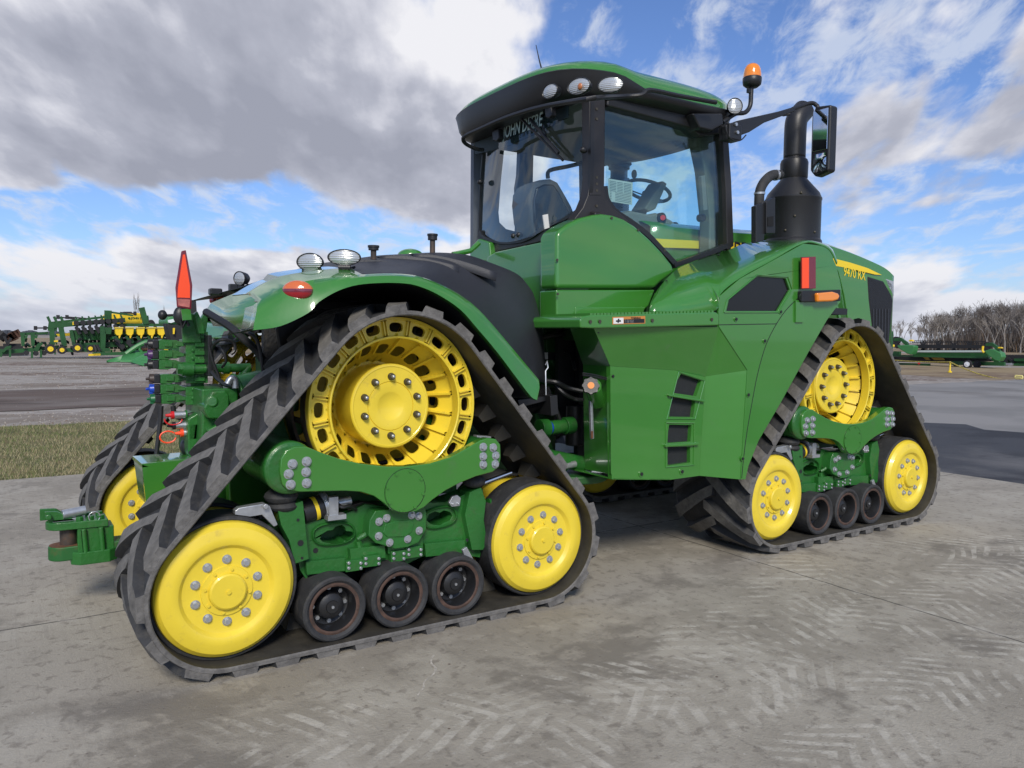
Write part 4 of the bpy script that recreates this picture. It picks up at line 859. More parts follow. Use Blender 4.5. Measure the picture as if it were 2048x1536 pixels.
mb.prism([(xr-.30,1.33,zt1+.01),(xr-.15,1.33,zt1+.01),(xr-.26,1.33,zt1+.075),(xr-.32,1.33,zt1+.08)], (0,.02,0)); mb.prism([(xr-.34,1.42,zt1+.01),(xr-.18,1.42,zt1+.01),(xr-.26,1.42,zt1+.075),(xr-.34,1.42,zt1+.08)], (0,.02,0)); mb.cyl((xr-.30,1.3,zt1+.05),(xr-.30,1.46,zt1+.05),.016,n=12)
mb.build('hitch', M['greenc'], T, bevel=.006)
mb = MB(); mb.cyl((xn+.03,1.37,zb1), (xn+.03,1.37,zt0), .045, n=24); mb.build('hitch_pin', M['brown'], T)
mb = MB(); mb.box(xn-.05,xn+.07,1.33,1.41,zt1+.012,zt1+.026); mb.cyl((xn+.0,1.34,zt1+.05),(xn+.12,1.36,zt1+.06),.028,n=16); mb.tube([Vector((xn+.16+.03*math.cos(t*.5), 1.29, zt1+.03+.03*math.sin(t*.5))) for t in range(13)], .004, 6); mb.build('pin_latch', M['steel'], T, bevel=.004)
# ------------------------------------------------------------------ articulation joint between the frames
mb = MB(); mb.box(2.0,3.2,1.1,1.64,.55,.72); mb.box(2.0,3.0,1.05,1.69,1.25,1.5); mb.cyl((2.75,1.37,.5),(2.75,1.37,1.6),.17,n=28); mb.cyl((2.55,.62,.62),(2.55,.62,.68),.26,n=32)
mb.prism(tr([(1090,655),(1135,650),(1162,730),(1160,800),(1120,760),(1092,700)], .95), (0,.3,0)); mb.prism(tr([(1060,790),(1110,900),(1165,935),(1165,960),(1100,955)], .9), (0,.3,0)); mb.build('hinge_frame', M['dgreen'], T, bevel=.015)
mb = MB(); a, b = A(1052,905,.5), A(1165,928,.5); mb.cyl(a, b, .055, n=20); mb.cyl(A(1095,918,.5), A(1130,925,.5), .065, n=20); mb.build('steering_cylinder', M['greenc'], T)
mb = MB(); mb.cyl(A(1128,932,.45), A(1150,928,.45), .025, n=12); mb.build('grease_fitting', M['steel'], T)
mb = MB()
for k in range(14): p = A(1040+k*3.4, 812-k*1.6, .35); mb.cyl(p, p+Vector((.012,0,0)), .075, .06, n=20)
for k in range(14): p = A(1040+k*3.4, 812-k*1.6, .35); mb.cyl(p+Vector((.006,0,0)), p+Vector((.016,0,.002)), .062, n=20)
mb.build('rubber_bellows', M['black'], T)
mb = MB(); mb.prism(tr([(1100,792),(1115,790),(1117,828),(1103,832)], .2), (0,.25,0)); mb.prism(tr([(1035,800),(1100,792),(1100,800),(1040,815)], .25), (0,.2,0)); mb.build('step_bracket', M['black'], T, bevel=.004)
mb = MB(); a, b = A(1095,856,.6), A(1112,855,.6); mb.cyl(A(1078,857,.6), A(1095,856,.6), .065, n=20, mi=0); mb.cyl(a, A(1101,855.7,.6), .045, n=20, mi=1); mb.cyl(A(1101,855.7,.6), A(1128,852,.6), .05, n=20, mi=0); mb.cyl(A(1128,852,.6), A(1145,850,.6), .062, n=14, mi=0)
mb.build('hydraulic_manifold', [M['greenc'], M['blue']], T, bevel=.004)
mb = MB(); a = A(1150,845,.75); mb.cyl(a+Vector((0,0,-.17)), a+Vector((0,0,.13)), .07, n=28); oil = mb.build('oil_filter', M['black'], T, bevel=.01)
mb = MB(); mb.prism(tr([(1087,704),(1112,705),(1112,720),(1087,719)], .93), (0,.004,0)); dc = mb.build('warning_decal', M['black'], T)
mb = MB(); mb.prism(tr([(1088,705),(1096,705),(1096,719),(1088,718)], .928), (0,.003,0)); mb.build('decal_panel', M['white'], dc)
for i, h_ in enumerate(([(1095,762,.5),(1115,765,.45),(1135,775,.45),(1165,782,.4)], [(1110,770,.5),(1130,788,.45),(1150,798,.45),(1167,800,.4)], [(1085,675,.9),(1120,668,.85),(1150,672,.85),(1165,690,.8)], [(1095,775,.6),(1110,812,.6),(1120,840,.6)], [(1120,700,.9),(1140,708,.8),(1150,740,.7)])):
    mb = MB(); mb.tube(smoothrow([A(*q) for q in h_], 5), (.016,.014,.02,.014,.012)[i], 8); mb.build('hose', M['black'], T)
mb = MB(); mb.tube([A(1091,730,.2), A(1094,722,.2), A(1096,735,.2), A(1091,742,.2), A(1092,790,.2)], .005, 6); mb.build('spring_clip', M['steel'], T)

# ------------------------------------------------------------------ front frame side: tank skirt, step, fender
K = lambda cx, cy, Y: A(1040+.3223*cx, 560+.3223*cy, Y)
V = dict(a=K(455,295,-.02), b=K(1235,290,-.055), c=K(560,535,.06), d=K(1150,600,.08), e=K(1412,560,-.055), f=K(570,1238,.06), g=K(930,1240,.06), h=K(1110,1215,.08), i=K(1370,1238,-.055),
         j=K(300,270,.45), k=K(390,525,.45), l=K(400,1175,.45), m=K(565,1205,.06), g2=K(960,560,.06))
mb = MB()
def quad(*ps): mb.add(list(ps), [tuple(range(len(ps)))])
quad(V['j'], V['a'], V['c'], V['k']); quad(V['k'], V['c'], V['m'], V['l']); quad(V['a'], K(1000,291,-.045), V['g2'], V['c']); quad(K(1000,291,-.045), V['b'], V['d'], V['g2']); quad(V['b'], V['e'], V['d'])
quad(V['d'], V['e'], V['i'], V['h'])
bk = [V[q]+Vector((0,.5,0)) for q in 'fghi']; quad(V['f'], V['g'], bk[1], bk[0]); quad(V['g'], V['h'], bk[2], bk[1]); quad(V['h'], V['i'], bk[3], bk[2])
tank = mb.build('side_tank', M['green'], T, solid=.008, smooth=20, bevel=.012, seg=3)
# the lower face with its four grilles cut in
def CP(pts): return [(1040+.3223*x, 560+.3223*y) for x, y in pts]
VENT = [CP([(998,582),(1127,625),(1094,721),(954,701),(975,625)]), CP([(947,725),(1088,752),(1075,850),(925,848),(935,770)]), CP([(925,897),(1065,900),(1058,1002),(915,1012),(918,950)]), CP([(916,1036),(1056,1034),(1056,1132),(916,1152),(915,1090)])]
mb = MB(); plate_holes(mb, CP([(560,535),(960,560),(1150,600),(1110,1215),(930,1240),(570,1238)]), VENT, .06, .04, (0,0,0)); lf = mb.build('tank_face', M['green'], tank, smooth=0)
for v_ in VENT:
    mb = MB(); mb.prism(tr([(x+(x-sum(q[0] for q in v_)/5)*.12, y+(y-sum(q[1] for q in v_)/5)*.12) for x, y in v_], .092), (0,.006,0)); mb.build('grille', mat('dusty_mesh', (.012,.014,.016), .7, bump=.5, bscale=300, dirt=(.05,.05,.05), damt=.2, dscale=20), tank, smooth=0)
for pts in ([(925,708),(1150,745),(1152,760),(925,722)], [(905,1020),(1112,1008),(1114,1026),(905,1038)]):
    mb = MB(); mb.prism(tr(CP(pts), .035), (0,.05,0)); mb.build('grille_bar', M['green'], tank, bevel=.006)
for pts in ([(985,570),(1145,625),(1085,862),(910,862)], [(905,885),(1080,888),(1078,1148),(905,1162)]):
    q = tr(CP(pts), .058); q2 = tr(CP([(x+(8 if x < 1000 else -8), y+(8 if y < 900 and y < 700 or y == 885 or y == 888 else -8)) for x, y in pts]), .050); mb = MB(); mb.tube(q+[q[0]], .006, 6, caps=False); mb.build('grille_rim', M['green'], tank)
# skirt: flat outer plate down the track, with the dark window above it
SK = CP([(1235,290),(1232,200),(1240,100),(1365,-8),(1759,-226),(1862,-214),(1924,-177),(1961,-93),(1985,0),(1996,60),(1988,138),(1905,250),(1790,450),(1620,760),(1480,1000),(1420,1150),(1400,1238),(1370,1238),(1412,560)])
WIN = [(1453,622),(1458,600),(1515,553),(1572,557),(1580,580),(1555,622)]
mb = MB(); plate_holes(mb, SK, [WIN], -.06, .02, (0,0,0)); skirt = mb.build('front_skirt', M['green'], T, smooth=0, bevel=.003)
mb = MB(); mb.prism(tr(WIN, -.045), (0,.01,0)); mb.build('skirt_window', mat('dark_smoked_screen', (.006,.006,.007), .25), skirt)
mb = MB(); ws = tr([(x+(x-1520)*.07, y+(y-590)*.09) for x, y in WIN], -.062); mb.tube(ws+[ws[0]], .0055, 6, caps=False); mb.build('window_seal', M['green'], skirt)
seam = smoothrow(tr(CP([(1930,90),(1750,90),(1640,200),(1540,370),(1480,560),(1440,760),(1400,1000),(1375,1230)])[1:], -.0605), 5)
mb = MB(); mb.tube(seam, .0028, 5); mb.tube(tr(CP([(1235,278),(1590,272),(1640,200)]), -.0605), .0028, 5); mb.build('panel_seam', M['black'], skirt)
for x, y in ((1337,243),(1614,197),(1515,378),(1413,712),(1378,1108)):
    p = K(x, y, -.06); mb = MB(); mb.cyl(p, p+Vector((0,-.006,0)), .018, n=20); mb.cyl(p+Vector((0,-.006,0)), p+Vector((0,-.012,0)), .011, n=12, mi=1); mb.build('fastener', [M['green'], M['black']], skirt, smooth=30)
for x, y, Y in ((750,1203,.06),(1002,1188,.06),(480,325,.0),(575,597,.06)):
    p = K(x, y, Y); mb = MB(); mb.cyl(p, p+Vector((0,-.006,0)), .022 if y > 1000 else .010, n=20, mi=0 if y > 1000 else 1); mb.cyl(p+Vector((0,-.006,0)), p+Vector((0,-.012,0)), .012 if y > 1000 else .006, n=12, mi=1); mb.build('fastener', [M['green'], M['black']], tank, smooth=30)
# black boxes standing in for the dark space behind the skirt
mb = MB(); mb.box(2.75,4.9,.80,.85,.75,1.75); mb.box(2.6,5.6,.86,.9,.9,1.75); mb.box(4.4,4.9,.02,.35,1.85,1.9); mb.build('dark_space_filler', M['black'], T)
# fender shell above the skirt
rA = [(1300,624,.0),(1370,624,-.05),(1432,621,-.058),(1441,589,-.058),(1480,557,-.058),(1545,521,-.058),(1607,487,-.058),(1640,491,-.055),(1660,503,-.055),(1672,529,-.055)]
rB = [(1303,606,.10),(1345,590,.06),(1400,577,.05),(1440,562,.05),(1478,537,.08),(1545,505,.10),(1604,483,.10),(1640,487,.05),(1661,499,.02),(1673,524,0)]
rC = [(1311,587,.25),(1337,556,.30),(1361,536,.40),(1405,520,.46),(1455,503,.50),(1490,489,.50),(1540,482,.6),(1600,483,.70),(1645,487,.60),(1664,500,.45)]
rD = [(x+2, y+4, Y+.45) for x, y, Y in rC]
mb = MB(); rows = [[A(*q) for q in r_] for r_ in (rA, rB, rC)]; mb.loft([smoothrow(r_, 4) for r_ in rows]); fs = mb.build('front_fender', M['green'], T, solid=.008, smooth=40)
mb = MB(); e = [A(1300,624,.0), A(1303,606,.10), A(1311,587,.25), A(1318,600,.9), A(1310,624,.9)]; mb.add(e, [(0,1,2,3,4)]); mb.build('fender_end', M['green'], fs, solid=.006)
for x, y, Y in ((1333,560,.3),(1437,508,.48)): p = A(x, y+3, Y-.03); mb = MB(); mb.cyl(p, p+Vector((-.004,-.004,.006)), .008, n=10); mb.build('fastener', M['black'], fs)
# step platform
SP = [(1160,640),(1166,633),(1182,630),(1432,624),(1438,628),(1438,651),(1186,657),(1161,656)]
mb = MB(); mb.prism(tr(SP, -.075), (0,.62,0)); step = mb.build('step', M['green'], T, bevel=.010)
mb = MB(); n = 36
for k in range(n): p = A(1180+250*k/n, 629.5-6*k/n, -.07); mb.box(p.x, p.x+.022, p.y, p.y+.5, p.z-.006, p.z+.010)
mb.build('tread_grip', M['green'], step, smooth=0)
for x, y in ((1180,643.5),(1199,643),(1304,641),(1423,639)): p = A(x, y, -.076); mb = MB(); mb.cyl(p, p+Vector((0,-.007,0)), .011, n=14); mb.build('fastener', M['cone'], step, smooth=30)
mb = MB(); mb.prism(tr([(1225,634),(1290.5,632),(1290.5,647),(1225,649)], -.0775), (0,.002,0)); dc = mb.build('warning_decal', mat('orange_decal', (.55,.22,.05), .5), step)
mb = MB(); mb.prism(tr([(1227,636),(1247,635.4),(1247,647),(1227,647.6)], -.0785), (0,.001,0)); mb.build('decal_panel', M['white'], dc)
mb = MB(); mb.prism(tr([(1248,638.8),(1289,637.6),(1289,645.6),(1248,646.6)], -.0785), (0,.001,0)); mb.build('decal_panel', M['black'], dc)
mb = MB(); mb.prism(tr([(1232,640.5),(1242,640.2),(1242,643.5),(1232,643.8)], -.0792), (0,.0008,0)); mb.prism(tr([(1236,637.5),(1239,637.4),(1238,645.5),(1235,645.5)], -.0793), (0,.0008,0)); mb.build('pictogram', M['black'], dc)
tm = text_mb('WARNING', .017, A(1262,637.6,-.0792), (1,0,0), (0,0,1), bold=.0006); tm.build('decal_text', M['black'], dc, smooth=0)
for r_ in range(3):
    tm = text_mb('---  ------  ----- ----', .010, A(1250,641+2*r_,-.0792), (1,0,0), (0,0,1)); tm.build('decal_text', M['white'], dc, smooth=0)
# dip tube with orange-topped cap
mb = MB(); p = A(1181,773,.10); q = p+Vector((.10,.06,-.09)); mb.cyl(p+Vector((.02,0,0)), q+Vector((.05,.05,-.02)), .055, n=24); neck = mb.build('filler_neck', M['green'], T)
mb = MB(); d = Vector((-.55,-.8,.25)).normalized(); mb.cyl(p, p+d*.035, .050, n=24); u, w_ = perp(d)
for k in range(8): t = 2*PI*k/8; mb.cyl(p+(u*math.cos(t)+w_*math.sin(t))*.047, p+(u*math.cos(t)+w_*math.sin(t))*.045+d*.035, .012, n=8)
mb.cyl(p+d*.033, p+d*.039, .022, n=18, mi=1); mb.build('filler_cap', [M['black'], mat('orange_cap', (.75,.25,.03), .5)], neck, smooth=35)
mb = MB(); a, b = A(1181,793,.18), A(1184,878,.18); mb.bar(a, b, .022, .022, up=(0,1,0)); mb.bar(A(1183.7,862,.165), A(1184,877,.165), .015, .012, mi=1, up=(0,1,0)); mb.build('sight_tube', [M['steel'], M['rust']], T, bevel=.004)
mb = MB(); mb.tube(tr([(1165,746),(1190,750),(1220,758)], .10), .006, 6); mb.tube(tr([(1165,750),(1190,754),(1220,761)], .10), .006, 6); mb.build('cable', M['black'], T)
# --- reflector, side marker and bracket beside the fender
mb = MB(); mb.prism(tr([(1603.5,514),(1632,513),(1632,577),(1603.5,578)], -.10), (0,.012,0)); rf = mb.build('reflector', M['dred'], T, bevel=.003)
mb = MB(); mb.prism(tr([(1604.5,516),(1618,515.5),(1618,576),(1604.5,576.5)], -.104), (0,.004,0)); mb.build('reflective_strip', M['orange'], rf)
mb = MB(); mb.prism(tr([(1604,582),(1682,579),(1682,602),(1640,604),(1604,604)], -.10), (0,.10,0)); mk = mb.build('marker_lamp', M['black'], T, bevel=.008)
mb = MB(); pts = [(1635,586),(1666,583),(1677,586),(1681,592),(1677,600),(1666,603),(1636,604)]; mb.prism(tr(pts, -.125), (0,.06,0)); mb.build('lens', M['amber'], mk, bevel=.015, seg=4)
mb = MB(); mb.prism(tr([(1592,600),(1607,600),(1607,645),(1592,645)], -.075), (0,.03,0)); mb.build('lamp_bracket', M['green'], T, bevel=.004)
mb = MB(); mb.tube(smoothrow(tr([(1608,584),(1600,590),(1601,600),(1610,604)], -.09), 4), .004, 6); mb.build('cable', M['black'], mk)

# ------------------------------------------------------------------ cab
YS, YF = .54, 2.18
# lower body
def rounded(pts, k=3):
    return pts
mb = MB(); BUL = [(1113,577),(1113,470),(1118,461),(1135,448),(1160,436),(1188,429),(1205,427),(1228,430),(1250,438),(1272,452),(1300,477),(1325,503),(1345,528),(1350,540),(1344,550),(1322,566),(1311,577)]
mb.prism(tr(BUL, .40), (0,.2,0)); mb.build('cab_side_panel', M['green'], T, bevel=.030, seg=5, smooth=50)
mb = MB(); mb.prism(tr([(1113,579),(1311,579),(1298,612),(1282,627),(1150,627),(1150,640),(1113,641)], .42), (0,.2,0)); mb.build('cab_sill', M['green'], T, bevel=.014, seg=3)
mb = MB(); mb.prism(tr([(1150,614),(1292,614),(1286,630),(1150,640)], .413), (0,.1,0)); mb.build('sill_recess', M['green'], T, bevel=.01)
for x, y in ((1223,436),(1276,460),(1329,501),(1114,520),(1115,588)): p = A(x, y, .398); mb = MB(); mb.cyl(p, p+Vector((0,-.005,0)), .009, n=12); mb.build('fastener', M['cone'], T, smooth=30)
mb = MB(); RP = [AX(x, y, 2.33) for x, y in ((966,540),(975,512),(990,503),(1098,480),(1112,478),(1112,648),(1060,648),(966,620))]; mb.prism(RP, (.3,0,0)); rp = mb.build('cab_rear_panel', M['green'], T, bevel=.02, seg=3)
mb = MB(); RP = [AX(x, y, 2.32) for x, y in ((1088,600),(1104,600),(1104,613),(1088,613))]; mb.prism(RP, (.02,0,0)); mb.build('panel_latch', M['dgreen'], rp, bevel=.004)
for x, y in ((1101,606),(1099,492)): p = AX(x, y, 2.318); mb = MB(); mb.cyl(p, p+Vector((-.012,0,0)), .022, n=16); mb.build('latch_knob', M['black'], rp, smooth=30)
mb = MB(); mb.prism([AX(x, y, 2.328) for x, y in ((1086,482),(1106,478),(1106,502),(1094,504))], (.02,0,0)); mb.build('latch_pocket', M['green'], rp, bevel=.006)
mb = MB(); mb.prism([AX(x, y, 2.55) for x, y in ((938,520),(942,492),(956,477),(978,484),(982,525))], (.2,0,0)); mb.build('cab_corner', M['green'], T, bevel=.015)
mb = MB(); mb.box(2.64,4.05,.62,2.14,1.62,2.12); mb.box(3.2,4.05,.56,2.18,1.7,2.15); mb.build('cab_floor', M['dgreen'], T, bevel=.02)
# frame: posts and the dark sill under the glass
FR_ = mat('dark_bronze_frame', (.022,.020,.020), .42, var=.25, vscale=5, dirt=(.05,.045,.04), damt=.1)
def strip(pts, Y, w0, th, mtn, name, parent=T, X=None):
    P3 = [(AX(x, y, X) if X else A(x, y, Y)) for x, y in pts]; P3 = smoothrow(P3, 4); mb = MB(); nrm = Vector((1,0,0)) if X else Vector((0,1,0)); rows = []
    for i, p in enumerate(P3):
        d = (P3[min(i+1, len(P3)-1)]-P3[max(i-1, 0)]).normalized(); s_ = d.cross(nrm).normalized()*w0/2
        rows.append([p-s_, p+s_, p+s_+nrm*th, p-s_+nrm*th])
    mb.loft(rows, closed=True); k = len(mb.v); mb.f += [[0,3,2,1], [k-4,k-3,k-2,k-1]]; mb.m += [0,0]; return mb.build(name, mtn, parent, smooth=30)
mb = MB(); mb.prism(tr([(1179,196),(1211,196),(1209,375),(1213,395),(1225,415),(1248,433),(1262,447),(1205,440),(1130,462),(1150,436),(1166,415),(1176,390),(1180,355)], YS-.03), (0,.09,0)); pil = mb.build('rear_pillar', FR_, T, bevel=.008)
for y in (218,238,355,368,381,412): p = A(1193, y, YS-.03); mb = MB(); mb.cyl(p, p+Vector((0,-.006,0)), .010, n=10); mb.build('fastener', M['cone'], pil, smooth=30)
mb = MB(); mb.prism(tr([(1181,352),(1202,352),(1202,390),(1180,390)], YS-.034), (0,.01,0)); mb.build('hinge_plate', FR_, pil, bevel=.002)
mb = MB(); mb.prism(tr([(1443,245),(1455,245),(1463,360),(1468,492),(1455,500),(1452,380)], YS-.03), (0,.10,0)); mb.build('front_pillar', FR_, T, bevel=.006)
strip([(1211,372),(1216,400),(1234,424),(1262,443),(1295,468),(1328,502),(1356,532)], YS-.025, .040, .05, M['black'], 'door_seal')
strip([(1350,531),(1395,515),(1440,498),(1466,486)], YS-.03, .035, .06, M['black'], 'door_seal')
mb = MB(); mb.prism([AX(x, y, 2.60) for x, y in ((955,460),(962,474),(985,484),(1005,488),(1035,486),(1062,477),(1078,466),(1090,455),(1112,448),(1140,432),(1160,415),(1190,425),(1190,440),(1150,450),(1114,472),(1095,480),(985,505),(972,495),(956,480))], (.10,0,0)); mb.build('rear_sill', FR_, T, bevel=.008)
strip([(958,462),(965,474),(985,482),(1010,485),(1040,482),(1064,472),(1082,458),(1104,447),(1130,436),(1155,420),(1171,398),(1178,365),(1180,205)], 0, .026, .03, M['black'], 'window_seal', X=2.585)
strip([(957,462),(959,380),(966,290)], 0, .012, .03, M['black'], 'window_seal', X=2.60)
# rear screen, bowed outwards; side and front glass
rg_top = [(968,283),(1000,262),(1050,240),(1110,218),(1176,200)]; rg_bot = [(958,460),(1000,484),(1062,473),(1120,440),(1172,396)]
mb = MB(); rows = []
for t_ in range(9):
    t = t_/8; rows.append([AX(a[0]+(b[0]-a[0])*t, a[1]+(b[1]-a[1])*t, 2.62-.10*math.sin(PI*k/4)*.9) for k, (a, b) in enumerate(zip(rg_top, rg_bot))])
rows = [smoothrow(r_, 5) for r_ in rows]; mb.loft(rows); rgl = mb.build('rear_window', M['glass'], T, smooth=60)
mb = MB(); mb.prism(tr([(1210,200),(1446,246),(1464,484),(1357,529),(1330,500),(1290,464),(1240,428),(1216,402),(1209,372)], YS+.01), (0,.005,0)); sgl = mb.build('side_window', M['glass'], T, smooth=0)
mb = MB(); mb.box(4.06,4.066,.66,2.10,2.12,3.34); mb.build('windscreen', M['glass'], T, smooth=0)
# far side wall of the cab with its window openings
mb = MB(); plate_holes(mb, [(948,205),(1206,180),(1206,520),(946,520)], [[(1009,293),(1040,300),(1038,350),(1034,375),(1036,440),(1035,464),(1012,458),(999,445),(997,425),(1002,360)], [(1067,302),(1164,311),(1166,440),(1064,440)]], 2.13, .05, (0,0,0)); mb.build('far_cab_wall', mat('slate_cab_lining', (.12,.14,.17), .6), T, smooth=0)
mb = MB(); mb.prism(tr([(1395,268),(1428,258),(1444,400),(1443,507),(1419,512),(1420,440),(1410,340)], .66), (0,.12,0)); mb.build('inner_pillar', mat('olive_grey_trim', (.14,.155,.125), .6), T, bevel=.015)
mb = MB(); mb.prism(tr([(1403,352),(1411,350),(1416,420),(1408,422)], .62), (0,.04,0)); mb.build('display', M['trim'], T, bevel=.006)
mb = MB(); p = A(1407,435,.64); mb.cyl(p, p+Vector((0,.05,0)), .03, n=14); mb.build('socket', M['black'], T)
mb = MB(); mb.prism(tr([(1350,258),(1372,252),(1375,278),(1356,295),(1352,290)], 1.0), (0,.03,0)); mr = mb.build('interior_mirror', M['trim'], T, bevel=.01)
# headlining
mb = MB(); mb.box(2.60,4.06,.58,2.14,3.30,3.36); mb.build('headlining', M['trim'], T, bevel=.01)
mb = MB(); mb.prism([Vector((2.56,.75,3.30)), Vector((2.56,2.05,3.30)), Vector((2.56,2.05,3.20)), Vector((2.56,1.6,3.17)), Vector((2.56,1.1,3.19)), Vector((2.56,.75,3.22))], (.02,0,0)); shd = mb.build('sun_shade', mat('dark_teal_shade', (.012,.03,.035), .6), T)
# seat
mb = MB(); mb.prism(tr([(1062,402),(1064,380),(1072,366),(1087,358),(1105,356),(1119,363),(1132,385),(1146,410),(1154,430),(1150,470),(1080,490),(1066,440)], 1.15), (0,.30,0)); seat = mb.build('seat', M['seat'], T, bevel=.05, seg=5, smooth=60)
mb = MB(); mb.prism(tr([(1068,400),(1074,375),(1090,368),(1108,368),(1120,385),(1140,425),(1132,465),(1080,475),(1070,440)], 1.13), (0,.03,0)); mb.build('seat_back_shell', mat('dark_seat_shell', (.02,.025,.035), .25, coat=.5), seat, bevel=.02)
mb = MB(); mb.box(3.0,3.5,1.1,1.65,2.12,2.42); mb.box(3.25,3.75,.95,1.08,2.3,2.42); mb.build('seat_base', M['seat'], T, bevel=.03)
mb = MB(); mb.prism(tr([(1086,430),(1096,428),(1099,455),(1090,458)], .9), (0,.01,0)); mb.build('paper_tag', M['white'], T)
mb = MB(); mb.tube(smoothrow([A(1096,357,1.7), A(1096,345,1.7), A(1105,339,1.7), A(1135,333,1.7), A(1164,326,1.7)], 4), .018, 8); mb.build('grab_handle', M['seat'], T)
# steering column, wheel, screen
mb = MB(); c = A(1296,382,1.37); ax = Vector((.35,0,.94)).normalized(); u = Vector((0,1,0)); v_ = ax.cross(u); mb.tube([c+u*.2*math.cos(t*PI/14)+v_*.2*math.sin(t*PI/14) for t in range(29)], .016, 8)
for t in (.5,2.6,4.7): mb.bar(c-ax*.05, c+u*.2*math.cos(t)+v_*.2*math.sin(t), .03, .012)
mb.cyl(c-ax*.35, c-ax*.02, .045, n=14); mb.ell(c+v_*.2+ax*.06, .025,.025,.04, 12, 8); mb.build('steering_wheel', M['trim'], T)
mb = MB(); mb.prism(tr([(1326,361),(1335,367),(1312,418),(1298,424),(1290,417)], 1.05), (0,.18,0)); mb.build('control_screen', mat('screen_back', (.2,.21,.19), .6), T, bevel=.012)
mb = MB(); mb.prism(tr([(1240,430),(1262,420),(1300,428),(1315,425),(1345,440),(1362,455),(1372,500),(1368,540),(1340,540),(1300,490)], .95), (0,.25,0)); mb.build('armrest_console', M['trim'], T, bevel=.03, seg=3)
mb = MB(); p = A(1325,436,.93); mb.cyl(p, p+Vector((0,.04,0)), .045, n=18); mb.cyl(p+Vector((-.01,-.015,0)), p, .022, n=14, mi=1); mb.build('gauge', [M['black'], M['redp']], T)
mb = MB(); mb.prism(tr([(1340,445),(1356,443),(1378,470),(1376,530),(1352,530)], 1.25), (0,.3,0)); mb.build('dashboard', M['black'], T, bevel=.02)
# printed sheet on the side window
mb = MB(); mb.prism(tr([(1217,357),(1265.5,365),(1264,410),(1216,402)], YS+.02), (0,.002,0)); sh = mb.build('data_sheet', mat('printed_sheet', (.42,.48,.47), .6), T)
mb = MB()
for r_ in range(13):
    y0 = 361+3.1*r_
    for a, b in (((.04,.32),(.36,.6),(.64,.95)) if r_ < 7 else ((.05,.12),(.28,.95))): mb.prism([A(1217.5+47*q, y0+8*q+dy, YS+.019) for q, dy in ((a, 0), (b, 0), (b, 1.1), (a, 1.1))], (0,.0005,0))
mb.build('printed_lines', mat('grey_ink', (.10,.13,.14), .7), sh, smooth=0)
# lettering on the rear shade
o_ = AX(1006,277,2.49); o2_ = AX(1086,250,2.49); tm = text_mb('JOHN DEERE', .14, o_, (0,-1,0), (0,0,1), bold=.002, shear=.18)
wid = max((p-o_).length for p in tm.v); tgt = abs(o2_.y-o_.y); up_ = (o2_.z-o_.z)/tgt
for i, p in enumerate(tm.v): q = (p-o_); tm.v[i] = o_+Vector((0, q.y*tgt/wid, q.z*1.0+abs(q.y)*tgt/wid*up_))
tm.build('lettering', mat('pale_green_print', (.45,.60,.55), .6), shd, smooth=0)
# wiper, knobs
mb = MB(); mb.tube([AX(1024,220,2.47), AX(1050,245,2.46), AX(1085,280,2.48), AX(1126,321,2.5)], .009, 6); mb.tube([AX(1060,238,2.47), AX(1095,280,2.48), AX(1117,306,2.49)], .012, 6); mb.tube([AX(1083,248,2.50), AX(1092,270,2.48)], .006, 6); mb.build('wiper', M['black'], T)
for x, y in ((1028,472),(1039,470),(1167,300),(961,364)): p = AX(x, y, 2.55); mb = MB(); mb.ell(p, .03,.024,.024, 14, 8); mb.build('hinge_knob', M['black'], T)
for x, y in ((1095,222),(990,268)): mb = MB(); mb.prism([AX(x+a, y+b, 2.44) for a, b in ((-7,-6),(6,-12),(8,8),(3,15),(-5,13))], (.05,0,0)); mb.build('hinge', M['black'], T, bevel=.01)
# roof
def sup(cx, cy, ax_, ay_, z, pw=4.5, n=72, zf=None):
    o = []
    for k in range(n):
        t = 2*PI*k/n; c, s_ = math.cos(t), math.sin(t); e = (abs(c)**pw+abs(s_)**pw)**(-1/pw); x = cx+ax_*c*e; y = cy+ay_*s_*e; o.append(Vector((x, y, z+(zf(x, y) if zf else 0))))
    return o
CX, CY, AXX, AYY = 3.27, 1.365, .95, .945
def arch(x, y):
    t = max(0, min(1, (3.10-x)/.35)); t = t*t*(3-2*t); return .02*(1-((y-CY)/AYY)**2)+.06*max(0, (x-3.5)/.7)**2+.075*t
mb = MB(); rows = [sup(CX,CY,AXX*.86,AYY*.90,3.285,4,zf=lambda x,y: .05*((y-CY)/AYY)**2), sup(CX,CY,AXX*.955,AYY*.95,3.29,4,zf=lambda x,y: .05*((y-CY)/AYY)**2), sup(CX,CY,AXX*.99,AYY*.985,3.315,4,zf=lambda x,y: arch(x,y)*.3+.045*((y-CY)/AYY)**2), sup(CX,CY,AXX,AYY,3.375,4.2,zf=arch), sup(CX,CY,AXX*1.0,AYY*1.0,3.405,4.5,zf=arch), sup(CX,CY,AXX*.97,AYY*.97,3.425,4.5,zf=arch)]
mb.loft(rows, closed=True); mb.f.append(list(range(71,-1,-1))); mb.m.append(0); rb = mb.build('roof_rim', M['black'], T, smooth=50)
mb = MB(); rows = [sup(CX,CY,AXX*.985,AYY*.985,3.415,4.5,zf=arch)]
for t in (.0,.08,.17,.28,.4,.52,.64,.75,.85,.92,.97,1.0): r_ = (1-t**2.1)**.5*.985; rows.append(sup(CX+.10*t,CY,AXX*max(r_,.01),AYY*max(r_,.01),3.43+.29*t,4.2-1.4*t,zf=lambda x,y: arch(x,y)*(1-t)))
mb.loft(rows, closed=True); mb.build('cab_roof', M['green'], T, smooth=60)
